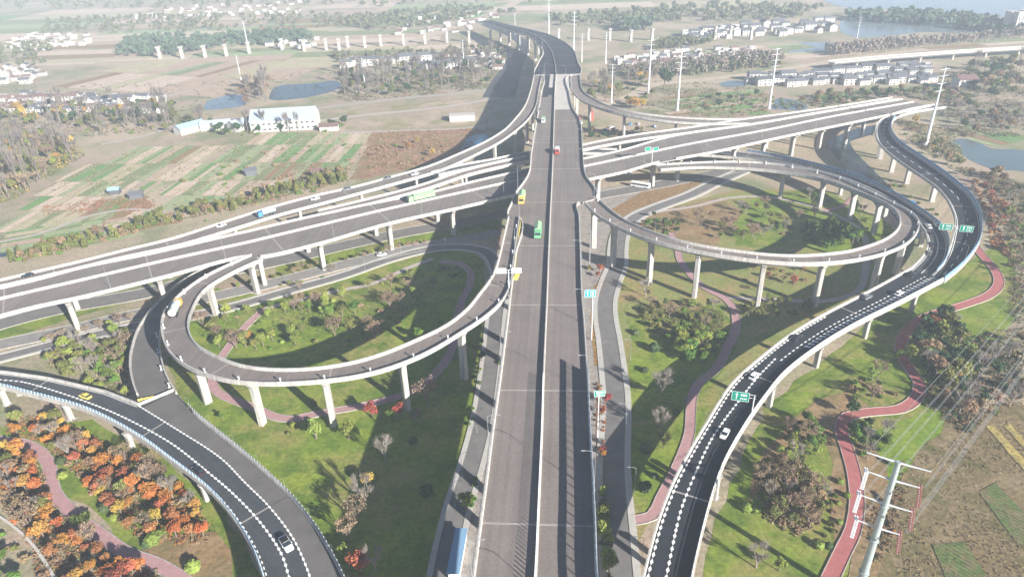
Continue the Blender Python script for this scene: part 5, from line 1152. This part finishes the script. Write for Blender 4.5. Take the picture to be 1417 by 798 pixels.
grove([(1372,345),(1395,300),(1360,262),(1345,255),(1368,300)], {'scrubo': 4, 'rust': 2, 'brown': 1}, 46, (.5, .9), 'in the rust coloured belt outside the outer ramp', 38, mind=2.5)
grove([(1355,235),(1417,262),(1417,400),(1400,380),(1400,320)], {'scrub': 2, 'scrubb': 3, 'brown': 1, 'olive': 1, 'bare': 1}, 55, (.6, 1.1), 'on the rough slope right of the outer ramp', 39, mind=4)
grove([(1260,170),(1310,200),(1345,245),(1330,240),(1290,215),(1250,185)], {'scrub': 2, 'gold': .7, 'scrubb': 2, 'brown': 1, 'olive': 1}, 34, (.6, 1.1), 'between the outer ramp and the pond', 40, mind=4)
grove([(1310,158),(1417,150),(1417,180),(1330,190)], {'brown': 2, 'scrubb': 2, 'olive': 1, 'bare': 2, 'dark': 1}, 34, (.7, 1.2), 'on the rough ground above the pond', 41, mind=6)
grove([(1180,235),(1240,250),(1300,300),(1270,282),(1200,250)], {'scrub': 2, 'scrubb': 2}, 14, (.6, 1), 'between the dark canal and the outer ramp', 42)
# the hedgerow along the field side ramp
for k in range(95):
    f = k / 94; pts_ = [(18,366),(110,345),(220,314),(330,290),(420,268),(478,252)]; i = min(4, int(f * 5)); g_ = f * 5 - i
    x = pts_[i][0] + (pts_[i+1][0] - pts_[i][0]) * g_; y = pts_[i][1] + (pts_[i+1][1] - pts_[i][1]) * g_
    for r_ in range(2):
        w = W(x + rt.uniform(-3, 3), y - rt.uniform(0, 12)); kd = rt.choices(['col', 'scrub', 'scrubb', 'brown', 'olive'], [5, 3, 2, 1, 2])[0]
        if clear(w, 1, True): tree_at(kd, w[0], w[1], rt.uniform(.7, 1.1), 'in the hedgerow along the field side ramp')
grove([(0,200),(40,188),(95,195),(110,215),(60,250),(30,270),(0,285)], {'poplar': 5, 'gold': 2, 'olive': 4, 'pinkbare': 2, 'lime': 2}, 110, (.8, 1.5), 'in the wood at the left edge of the fields', 43, mind=4, minm=.5)
grove([(80,172),(200,165),(290,165),(300,175),(240,185),(130,188)], {'poplar': 4, 'olive': 3, 'scrub': 3}, 50, (.9, 1.4), 'in the belt above the garden plots', 44, mind=5, minm=.2)
grove([(0,150),(230,146),(260,155),(230,165),(0,175)], {'poplar': 3, 'gold': 2, 'dark': 3, 'olive': 2, 'lime': 1}, 70, (1, 1.4), 'around the village at left', 45, mind=5, minm=.2)
grove([(285,166),(330,182),(440,182),(480,172),(470,184),(300,190)], {'dark': 3, 'poplar': 1, 'scrub': 2}, 26, (.9, 1.3), 'in front of the white factory', 46, mind=4, minm=.2)
grove([(205,268),(380,205),(500,185),(500,250),(280,310)], {'scrub': 3, 'scrubb': 3, 'brown': 1}, 40, (.5, 1.2), 'scattered between the garden plots', 47, mind=8)
grove([(520,190),(640,205),(580,225),(510,235)], {'scrub': 1, 'scrubb': 3, 'gold': .5}, 26, (.7, 1.2), 'in the reed bed left of the central viaduct', 48, mind=4)
grove([(480,100),(700,85),(705,118),(600,128),(470,140)], {'poplar': 6, 'dark': 2, 'olive': 3, 'scrub': 2}, 130, (1.0, 1.6), 'in the grey woods left of the far viaduct', 49, mind=5)
grove([(330,118),(380,112),(372,140),(340,146)], {'pinkbare': 2, 'brown': 2, 'poplar': 2}, 20, (1.2, 1.8), 'between the two ponds at left', 50, mind=4)
grove([(812,120),(860,112),(900,108),(910,135),(860,145),(815,140)], {'poplar': 2, 'olive': 2, 'scrub': 3, 'gold': 1}, 46, (.9, 1.4), 'in the scrub right of the far viaduct', 51, mind=5)
grove([(815,185),(870,182),(900,175),(880,186),(818,196)], {'scrub': 3, 'dark': 1, 'brown': 2}, 22, (.6, 1), 'under the far right ramp', 52, mind=4, minm=0)
for x, y in ((872,150),(880,152),(888,151),(878,147)):
    w = W(x, y); tree_at('gold', w[0], w[1], 1.5, 'in the golden clump beyond the far right ramp')
w = W(919, 124); tree_at('dark', w[0], w[1], 2.6, label='single big round dark tree beside the pale new road')
grove([(935,135),(1060,130),(1120,150),(1000,160)], {'scrub': 3, 'scrubb': 2, 'dark': 1}, 60, (.6, 1.1), 'in the green patches beyond the cross viaduct', 53, mind=6)
grove([(1105,140),(1200,128),(1330,130),(1340,150),(1260,135),(1130,152)], {'scrub': 2, 'dark': 2, 'olive': 2, 'brown': 2}, 60, (.8, 1.3), 'beyond the end of the cross viaduct', 54, mind=7)
grove([(1330,95),(1417,88),(1417,135),(1350,140)], {'dark': 2, 'olive': 2, 'brown': 2, 'poplar': 1}, 50, (1, 1.6), 'on the low rise at the right edge', 55, mind=6)
# the 290 that show largest of each kind stand as objects; what is left of a kind becomes one mass
def flush(rows_=None, cap=285, force=None):
    kinds_ = {}
    for r in (PLACED if rows_ is None else rows_): kinds_.setdefault(r[0].name.split('.')[0], []).append(r)
    for kn, rows in kinds_.items():
        def size(r):
            px, py = PX(r[1], r[2], 0)
            if not (-60 < px < 1477 and -60 < py < 880): return -1
            return (1000 if r[8] else 0) + r[4] / math.hypot(r[1], r[2], 140) * 1000
        rows.sort(key=size, reverse=True)
        for p, x, y, rz, sc, sz, lb, gr, _ in rows[:cap]: place(p, USED, (x, y, 0), rz, sc, lb, gr, sz=sz)
        rest = rows[cap:]
        if not rest: continue
        V = []; Fc = []; Mi = []; mats = []; o_ = 0
        for p, x, y, rz, sc, sz, lb, gr, _ in rest:
            for q in ([p] if p.type == 'MESH' else list(p.children)):
                me = q.data; v = np.empty(len(me.vertices) * 3); me.vertices.foreach_get('co', v); v = v.reshape(-1, 3); c, s_ = math.cos(rz), math.sin(rz)
                V.append(np.stack([(v[:, 0] * c - v[:, 1] * s_) * sc + x, (v[:, 0] * s_ + v[:, 1] * c) * sc + y, v[:, 2] * sz], 1))
                m = me.materials[0]
                if m not in mats: mats.append(m)
                for f in me.polygons: Fc.append(tuple(i + o_ for i in f.vertices)); Mi.append(mats.index(m))
                o_ += len(v)
        nm = {'shrub': 'undergrowth', 'leafy_tree': 'woodland', 'bare_tree': 'woodland', 'conifer': 'undergrowth', 'autumn_tree': 'woodland', 'village_house': 'far_village'}.get(kn, 'undergrowth')
        me = bpy.data.meshes.new(nm); me.from_pydata(np.vstack(V).tolist(), [], Fc)
        for m in mats: me.materials.append(m)
        me.polygons.foreach_set('material_index', Mi); o = bpy.data.objects.new(nm, me); COL.objects.link(o); o['kind'] = 'stuff'
flush()
print('TREES', NT, sum(NT.values()))
# far woods: nobody could count them
def far_wood(px, n, hr, m, label_seed, twiggy=False):
    rnd = random.Random(label_seed); poly = [W(x, y)[:2] for x, y in px]; xs = [p[0] for p in poly]; ys = [p[1] for p in poly]; mb = MB(); k = 0
    while k < n:
        p = (rnd.uniform(min(xs), max(xs)), rnd.uniform(min(ys), max(ys)))
        if not inside(p, poly): k += .02; continue
        if np.any(np.hypot(RIBP[:, 0] - p[0], RIBP[:, 1] - p[1]) < RIBP[:, 2] + 3): k += .1; continue
        h = rnd.uniform(*hr); r = h * (.16 if twiggy else .42); k += 1
        if twiggy: mb.tube((p[0], p[1], 0), (p[0], p[1], h * .9), .2, .06, n=3, caps=False)
        for c in range(3): leaf_quads(mb, (p[0] + rnd.uniform(-.5, .5) * r, p[1] + rnd.uniform(-.5, .5) * r, h * rnd.uniform(.35, .8)), r * .75, 9, r * (.8 if twiggy else .75), 1.2 if twiggy else .8, rnd)
    o = mb.build('woodland', m); o['kind'] = 'stuff'; return o
FW = mat('far_dark_foliage', (.075, .11, .065), .9, .25, .05); FO = mat('far_olive_foliage', (.12, .125, .06), .9, .25, .05); FG = mat('far_grey_twigs', (.25, .2, .17), .9, .2, .05)
far_wood([(162,68),(185,54),(300,52),(420,45),(440,58),(300,68),(215,80),(165,78)], 420, (7, 12), FW, 1)
far_wood([(60,30),(200,22),(560,22),(560,34),(300,44),(60,48)], 300, (6, 11), FO, 2)
far_wood([(1140,72),(1250,62),(1380,56),(1417,50),(1417,56),(1300,68),(1150,80)], 420, (9, 15), FG, 3, True)
far_wood([(1170,20),(1260,20),(1420,36),(1480,52),(1400,50),(1300,38),(1180,30)], 400, (8, 14), FW, 4)
far_wood([(850,38),(900,32),(900,42),(860,46)], 60, (10, 15), FW, 5)
far_wood([(450,30),(620,10),(720,16),(640,30),(520,45)], 260, (6, 11), FO, 6)
far_wood([(760,25),(980,8),(1140,10),(1100,28),(900,32),(780,38)], 360, (6, 12), FO, 7)
far_wood([(-100,100),(60,90),(80,60),(-100,66)], 160, (6, 10), FO, 8)
far_wood([(860,98),(960,84),(1080,76),(1085,90),(980,104),(870,112)], 330, (7, 12), FG, 9, True)
far_wood([(860,98),(960,88),(1080,80),(1085,92),(980,104),(870,110)], 160, (5, 9), FO, 10)
far_wood([(900,60),(985,54),(985,62),(905,72)], 80, (6, 9), FO, 11)
far_wood([(-200,10),(500,-20),(1100,-30),(1130,-5),(700,6),(200,16)], 500, (8, 16), FO, 12)
far_wood([(460,78),(700,66),(700,76),(470,92)], 90, (6, 9), FO, 13)
def brush(px, n, r, m, seed, h=.6, size=.3, q=8, minm=.2):
    """dry weeds, brambles and seedlings between the trees: a ragged mass"""
    rnd = random.Random(seed); poly = [W(x, y)[:2] for x, y in px]; xs = [p[0] for p in poly]; ys = [p[1] for p in poly]; mb = MB(); k = 0; tries = 0
    while k < n and tries < n * 30:
        tries += 1; p = (rnd.uniform(min(xs), max(xs)), rnd.uniform(min(ys), max(ys)))
        if not inside(p, poly): continue
        # patchy
        if math.sin(p[0] * .21 + seed) + math.sin(p[1] * .17 + seed * 2) + math.sin((p[0] + p[1]) * .09) < rnd.uniform(-1.6, .9): continue
        if np.any(np.hypot(RIBP[:, 0] - p[0], RIBP[:, 1] - p[1]) < RIBP[:, 2] + minm): continue
        rr = rnd.uniform(.5, 1.2) * r; leaf_quads(mb, (p[0], p[1], rr * h * .7), rr, q, size * (r + .3), h, rnd); k += 1
    mb.v = [(x, y, max(z, .05)) for x, y, z in mb.v]
    o = mb.build('undergrowth', m); o['kind'] = 'stuff'; return o
def bm_(n, c): return mat(n, c, .9, .3, .25)
U_O = bm_('brush_orange', (.30, .12, .04)); U_B = bm_('brush_brown', (.20, .14, .08)); U_G = bm_('brush_olive', (.12, .13, .04)); U_R = bm_('brush_rust', (.26, .13, .075)); U_T = bm_('brush_straw', (.30, .24, .13)); U_D = bm_('brush_dark', (.045, .07, .03))
gr1 = [(10,572),(60,578),(110,594),(165,622),(220,648),(275,698),(300,748),(240,755),(190,745),(150,702),(100,652),(60,612),(10,600)]
gr2 = [(-20,606),(30,622),(62,650),(72,690),(110,735),(150,765),(240,800),(240,840),(60,840),(40,745),(0,700)]
for gi, g_ in enumerate((gr1, gr2)):
    brush(g_, 620, 1.0, U_B, 101 + gi); brush(g_, 480, .9, U_O, 103 + gi); brush(g_, 380, .9, U_G, 105 + gi); brush(g_, 260, .9, U_R, 115 + gi)
brush([(60,505),(95,482),(165,465),(190,460),(178,490),(178,530),(184,550),(150,545),(90,525)], 420, .9, U_G, 107); brush([(60,505),(95,482),(165,465),(190,460),(178,490),(178,530),(184,550),(150,545),(90,525)], 260, .9, U_T, 108)
brush([(278,446),(330,432),(365,420),(440,412),(520,396),(580,372),(600,400),(575,440),(520,470),(430,480),(330,492),(288,480)], 420, .8, U_G, 109)
brush([(885,425),(940,418),(1000,432),(1008,470),(980,500),(930,480),(890,450)], 420, .8, U_G, 110); brush([(885,425),(940,418),(1000,432),(1008,470),(980,500),(930,480),(890,450)], 200, .8, U_B, 111)
brush([(1044,655),(1072,630),(1122,650),(1146,690),(1132,728),(1100,742),(1058,718)], 420, .9, U_B, 112); brush([(1044,655),(1072,630),(1122,650),(1146,690),(1132,728),(1100,742),(1058,718)], 300, .9, U_T, 113); brush([(1044,655),(1072,630),(1122,650),(1146,690),(1132,728),(1100,742),(1058,718)], 200, .9, U_G, 114)
brush([(1270,460),(1300,442),(1330,470),(1417,450),(1417,560),(1330,600),(1280,540)], 700, 1.1, U_D, 117); brush([(1300,480),(1417,450),(1417,560),(1330,600),(1280,560)], 700, 1.0, U_B, 118)
brush([(1355,235),(1440,262),(1440,480),(1400,440),(1395,330)], 900, 1.2, U_B, 119); brush([(1355,235),(1440,262),(1440,480),(1400,440),(1395,330)], 700, 1.2, U_G, 120); brush([(1345,250),(1375,300),(1400,360),(1380,345),(1365,300)], 500, 1.2, U_R, 121)
brush([(1240,165),(1320,180),(1345,245),(1320,235),(1260,195)], 500, 1.5, U_G, 122); brush([(1240,165),(1320,180),(1345,245),(1320,235),(1260,195)], 400, 1.5, U_T, 123)
brush([(1300,100),(1440,100),(1440,190),(1330,190),(1300,160)], 900, 2.2, U_B, 124, size=.25); brush([(1300,100),(1440,100),(1440,190),(1330,190),(1300,160)], 700, 2.2, U_D, 125, size=.25)
brush([(1060,150),(1130,130),(1310,118),(1330,150),(1240,132),(1130,148)], 600, 2.0, U_G, 126, size=.25); brush([(815,120),(940,110),(1060,125),(1060,160),(940,165),(860,150)], 700, 1.8, U_G, 127, size=.25); brush([(815,120),(940,110),(1060,125),(1060,160),(940,165),(860,150)], 500, 1.8, U_B, 128, size=.25)
brush([(60,265),(125,225),(245,198),(380,190),(512,184),(500,248),(380,280),(270,310)], 420, 1.3, U_G, 129); brush([(60,265),(125,225),(245,198),(380,190),(512,184),(500,248),(380,280),(270,310)], 300, 1.3, U_T, 130)
brush([(20,362),(110,343),(220,312),(330,288),(420,266),(478,250),(478,240),(420,254),(330,272),(220,298),(110,330),(20,350)], 900, 1.1, U_G, 131); brush([(20,362),(110,343),(220,312),(330,288),(420,266),(478,250),(478,240),(420,254),(330,272),(220,298),(110,330),(20,350)], 500, 1.1, U_R, 132)
brush([(512,183),(660,176),(672,184),(650,206),(590,227),(500,250)], 700, 1.2, U_R, 133); brush([(512,183),(660,176),(672,184),(650,206),(590,227),(500,250)], 300, 1.2, U_T, 134); brush([(60,285),(200,270),(215,285),(180,298),(60,300)], 300, 1.2, U_R, 135)
brush([(-20,205),(40,186),(100,192),(118,215),(60,252),(30,272),(-20,290)], 900, 1.8, U_G, 136); brush([(-20,205),(40,186),(100,192),(118,215),(60,252),(30,272),(-20,290)], 500, 1.8, U_B, 137); brush([(-20,205),(40,186),(100,192),(118,215),(60,252),(30,272),(-20,290)], 300, 2.2, mat('brush_golden', (.32, .24, .05), .9, .3, .25), 138, h=1.2)
brush([(0,160),(230,150),(300,160),(250,180),(130,190),(0,186)], 700, 2.0, U_B, 139, size=.25); brush([(0,160),(230,150),(300,160),(250,180),(130,190),(0,186)], 500, 2.0, U_D, 140, size=.25)
brush([(470,110),(700,88),(705,120),(600,132),(470,146)], 1100, 2.2, U_B, 141, size=.25); brush([(470,110),(700,88),(705,120),(600,132),(470,146)], 900, 2.2, U_D, 142, size=.25)
brush([(0,120),(330,112),(480,92),(470,140),(250,150),(0,148)], 300, 2.0, U_D, 143, size=.25)
brush([(1190,700),(1225,690),(1258,638),(1262,660),(1240,730),(1222,810),(1200,810)], 260, .7, U_B, 144); brush([(1250,640),(1417,570),(1440,800),(1240,800)], 700, .5, U_B, 145, h=.4); brush([(1250,640),(1417,570),(1440,800),(1240,800)], 500, .5, U_T, 146, h=.4)
brush([(842,292),(905,256),(975,246),(962,262),(905,282),(870,300)], 300, .5, U_R, 147); brush([(822,396),(836,384),(840,420),(826,460),(832,505),(822,506),(817,440)], 160, .4, U_O, 148, minm=-.5); brush([(826,528),(838,545),(840,600),(836,668),(829,668),(824,600)], 160, .4, U_R, 149, minm=-.5)
# ---------------------------------------------------------------- houses
M_HW = mat('house_white', (.5, .48, .45), .85, objvar=.12); M_RR = mat('roof_brown_red', (.16, .10, .09), .85, objvar=.2); M_RG = mat('roof_grey', (.10, .105, .12), .8, objvar=.2); M_WIN = mat('window_dark', (.06, .07, .08), .3)
M_HY = mat('house_cream', (.62, .52, .36), .85)
def make_house(name, w, d, h, roofm, wall=M_HW, hip=.35, win=True, flat=False, cat='house'):
    r = empty(name, (0, 0, 0), cat=cat); mb = MB(); mb.box((0, 0, 0), (w, d, h))
    if not flat:
        rh = d * .28
        for s in (-1, 1): mb.add([(s * w / 2, -d / 2, h), (s * w / 2, d / 2, h), (s * w / 2, 0, h + rh)], [(0, 1, 2)])
    mb.build('wall', wall, r)
    mb = MB()
    if flat: mb.box((0, 0, h), (w + .5, d + .5, .5)); 
    else:
        W2 = w / 2 + .5; D2 = d / 2 + .6; z0 = h - .12; mb.add([(-W2, -D2, z0), (W2, -D2, z0), (W2, 0, h + rh + .1), (-W2, 0, h + rh + .1), (-W2, D2, z0), (W2, D2, z0), (-W2, -D2, z0 + .25), (W2, -D2, z0 + .25), (W2, 0, h + rh + .35), (-W2, 0, h + rh + .35), (-W2, D2, z0 + .25), (W2, D2, z0 + .25)],
            [(0, 1, 2, 3), (3, 2, 5, 4), (6, 9, 8, 7), (9, 10, 11, 8), (0, 6, 7, 1), (4, 5, 11, 10), (0, 3, 9, 6), (3, 4, 10, 9), (1, 7, 8, 2), (2, 8, 11, 5)])
    rf = mb.build('roof', roofm, r)
    if win:
        n = max(2, int(w / 4))
        for fl in range(int(h / 3)):
            for i in range(n):
                x = -w / 2 + w * (i + .5) / n
                mb = MB(); mb.box((x, -d / 2 - .03, fl * 3 + 1.0), (1.7, .12, 1.5)); mb.build('window', M_WIN, r)
        mb = MB(); mb.box((w * .08, -d / 2 - .05, 0), (1.3, .14, 2.2)); mb.build('door', M_RR, r)
    return r
HS = {'rr': [make_house('village_house', 13, 8, 6.2, M_RR), make_house('village_house', 15, 8, 3.6, M_RR)], 'rg': [make_house('village_house', 12, 9, 6.4, M_RG), make_house('village_house', 15, 9, 6.4, M_RG)], 'fl': [make_house('village_house', 10, 9, 6.5, M_HW, flat=True)],
      'row': [make_house('terrace_house', 15, 9, 6.5, M_RG), make_house('terrace_house', 12, 8, 6.5, M_RG)]}
for i_, ps in HS.items():
    for p_ in ps: pass
HOUSES = []
def village(px, kinds, n, where, seed, rz0=.1, mind=13, sc=(.85, 1.15)):
    n = int(n * 1.6); mind = mind * .7
    rnd = random.Random(seed); poly = [W(x, y)[:2] for x, y in px]; xs = [p[0] for p in poly]; ys = [p[1] for p in poly]; got = []; tries = 0
    while len(got) < n and tries < n * 60:
        tries += 1; p = (rnd.uniform(min(xs), max(xs)), rnd.uniform(min(ys), max(ys)))
        if not inside(p, poly) or any(abs(p[0] - a) < mind * 1.3 and abs(p[1] - b) < mind for a, b in got): continue
        got.append(p); k = rnd.choice(kinds); pr = rnd.choice(HS[k]); nm = {'rr': 'white house with a red-brown roof', 'rg': 'white house with a grey roof', 'fl': 'white flat-roofed house', 'row': 'long white terraced house'}[k]
        rz_ = rz0 + rnd.choice([0, 0, 0, math.pi / 2]) * (k != 'row') + rnd.uniform(-.06, .06); s_ = rnd.uniform(*sc) * .66
        HOUSES.append((pr, p[0], p[1], rz_, s_, s_, nm + ' ' + where, nm + 's ' + where, False))
def rowof(a, b, n, kind, where, rz=.1, sc=1.0):
    n = int(n * 1.7); sc = sc * .82
    for k in range(n):
        f = k / max(1, n - 1); w = W(a[0] + (b[0] - a[0]) * f, a[1] + (b[1] - a[1]) * f); nm = {'rr': 'white house with a red-brown roof', 'rg': 'white house with a grey roof', 'fl': 'white flat-roofed house', 'row': 'long white terraced house'}[kind]
        s_ = sc * rt.uniform(.8, 1.08); HOUSES.append((rt.choice(HS[kind]), w[0] + rt.uniform(-2, 2), w[1] + rt.uniform(-5, 5), rz + rt.uniform(-.08, .08), s_, s_, nm + ' ' + where, nm + 's ' + where, False))
rowof((0,142),(100,140),6,'rr','in the front row of the village at left'); rowof((0,152),(110,152),7,'rr','in the second row of the village at left', .05); rowof((115,144),(220,138),7,'rg','in the right half of the village at left'); rowof((110,154),(215,152),6,'rr','at the lower right of the village at left')
village([(-30,158),(0,134),(110,134),(225,136),(230,156),(100,158)], ['rr', 'rg', 'fl'], 40, 'in the village at left', 1, mind=9)
village([(-60,120),(-20,92),(45,94),(70,104),(30,120)], ['rr', 'rg', 'fl'], 26, 'in the upper left hamlet', 2, mind=12)
village([(0,64),(40,48),(130,50),(130,62),(40,72)], ['rr', 'fl', 'fl'], 30, 'in the far hamlet at upper left', 3, mind=15)
village([(370,62),(380,58),(440,54),(440,66),(380,70)], ['fl', 'rg'], 9, 'near the unfinished piers at upper left', 4, mind=14)
rowof((480,92),(600,84),6,'row','in the row left of the far viaduct', .12, 1.3); rowof((570,98),(675,90),6,'row','in the lower row left of the far viaduct', .12, 1.3)
village([(600,92),(615,76),(700,70),(706,84),(690,96)], ['rr', 'fl', 'rr'], 26, 'in the hamlet left of the far viaduct', 5, mind=12)
village([(540,50),(560,30),(660,16),(690,24),(640,46)], ['rr', 'fl'], 26, 'in the far village left of the viaduct end', 6, mind=18)
village([(180,26),(240,10),(420,4),(420,18),(220,30)], ['rr', 'fl'], 34, 'in the farthest village at upper left', 7, mind=20)
village([(850,82),(930,72),(1040,68),(1045,82),(940,92),(860,96)], ['rr', 'rg', 'fl', 'fl'], 34, 'in the hamlet behind the pale new road', 8, mind=12)
village([(940,48),(985,40),(1060,36),(1150,30),(1150,44),(1060,52),(950,58)], ['fl', 'rg', 'row', 'row'], 34, 'in the far town in front of the lake', 9, mind=13, sc=(1, 1.6))
rowof((1040,110),(1120,108),4,'row','in the lower terrace row at right', .08, 1.05); rowof((1040,117),(1118,115),4,'row','in the nearest terrace row at right', .08, 1.0)
rowof((1130,104),(1230,98),5,'row','in the upper terrace row at right', .08, 1.0); rowof((1090,118),(1290,114),9,'row','in the long terrace row at right', .06, .95); rowof((1140,112),(1220,108),4,'row','in the middle terrace row at right', .06, .95)
village([(1232,112),(1235,92),(1290,92),(1300,108),(1280,118)], ['rg', 'row', 'fl'], 14, 'at the right end of the terraces', 10, mind=10)
flush(HOUSES, 280)
w = W(1332, 122); place(HS['rr'][0], USED, (w[0], w[1], 0), .1, 1.3, 'cream house standing alone at the right end of the village')
w = W(1235, 10); 
for k, (x, y) in enumerate(((1393,44),(1403,45),(1411,42))):
    w = W(x, y); tb_ = place(HS['fl'][0], USED, (w[0], w[1], 0), .2, 1.0, 'tall narrow tower block beside the lake at the right edge', 'tower blocks by the lake', sz=3.4)
# white factory with its sheds
def box_building(name, px, w, d, h, rz, wallm, roofm, label, win=0, flat=False):
    p = W(*px); r = make_house(name, w, d, h, roofm, wallm, win=False, flat=flat, cat='building'); r.location = (p[0], p[1], 0); r.rotation_euler = (0, 0, rz); r['label'] = label
    for i in range(win):
        for fl in range(2):
            mb = MB(); mb.box((-w / 2 + w * (i + .5) / win, -d / 2 - .04, 1.5 + 4 * fl), (2.0, .12, 1.3)); mb.build('window', M_WIN, r)
    return r
M_FR = mat('factory_roof', (.36, .40, .46), .6, .05, .1); M_FB = mat('blue_metal_roof', (.28, .42, .55), .5, .08, .1)
box_building('factory_hall', (397,176), 50, 24, 8.5, .10, M_HW, M_FR, 'big white factory hall with a pale roof and rows of small windows', win=12)
box_building('factory_shed', (336,178), 20, 11, 5, .95, M_HW, M_FR, 'slanting pale-roofed shed left of the factory hall')
box_building('factory_shed', (303,178), 26, 9, 4.5, .2, M_HW, M_FR, 'long white shed joining the slanting shed and the blue one')
box_building('factory_shed', (264,182), 22, 10, 4.5, .95, M_HW, M_FB, 'blue-roofed shed at the left end of the factory')
box_building('warehouse', (456,180), 14, 7, 3.5, .1, M_HW, M_RR, 'small white building right of the factory hall')
box_building('warehouse', (640,166), 20, 10, 4, .02, M_HW, M_BARE, 'pale block standing in the yard left of the central viaduct', flat=True)
box_building('hut', (190,274), 7, 5, 3, .2, M_RG, M_RG, 'dark grey hut in the rust coloured weeds')
box_building('hut', (348,242), 7, 5, 3.5, .4, M_RG, M_RG, 'dark hut among the garden plots')
box_building('hut', (440,243), 8, 5, 3, .4, M_HW, M_RR, 'white hut among the right garden plots')
box_building('hut', (160,268), 6, 4, 3, .1, M_RG, M_FB, 'small blue-grey hut above the rust coloured weeds')
# prototypes nobody used are taken away again
for lst in list(T.values()) + list(HS.values()):
    for p_ in lst:
        if not USED.get(p_.name):
            for ch in list(p_.children): bpy.data.objects.remove(ch)
            bpy.data.objects.remove(p_)
for p_ in CARS.values():
    if not USEC.get(p_.name):
        for ch in list(p_.children_recursive): bpy.data.objects.remove(ch)
        bpy.data.objects.remove(p_)
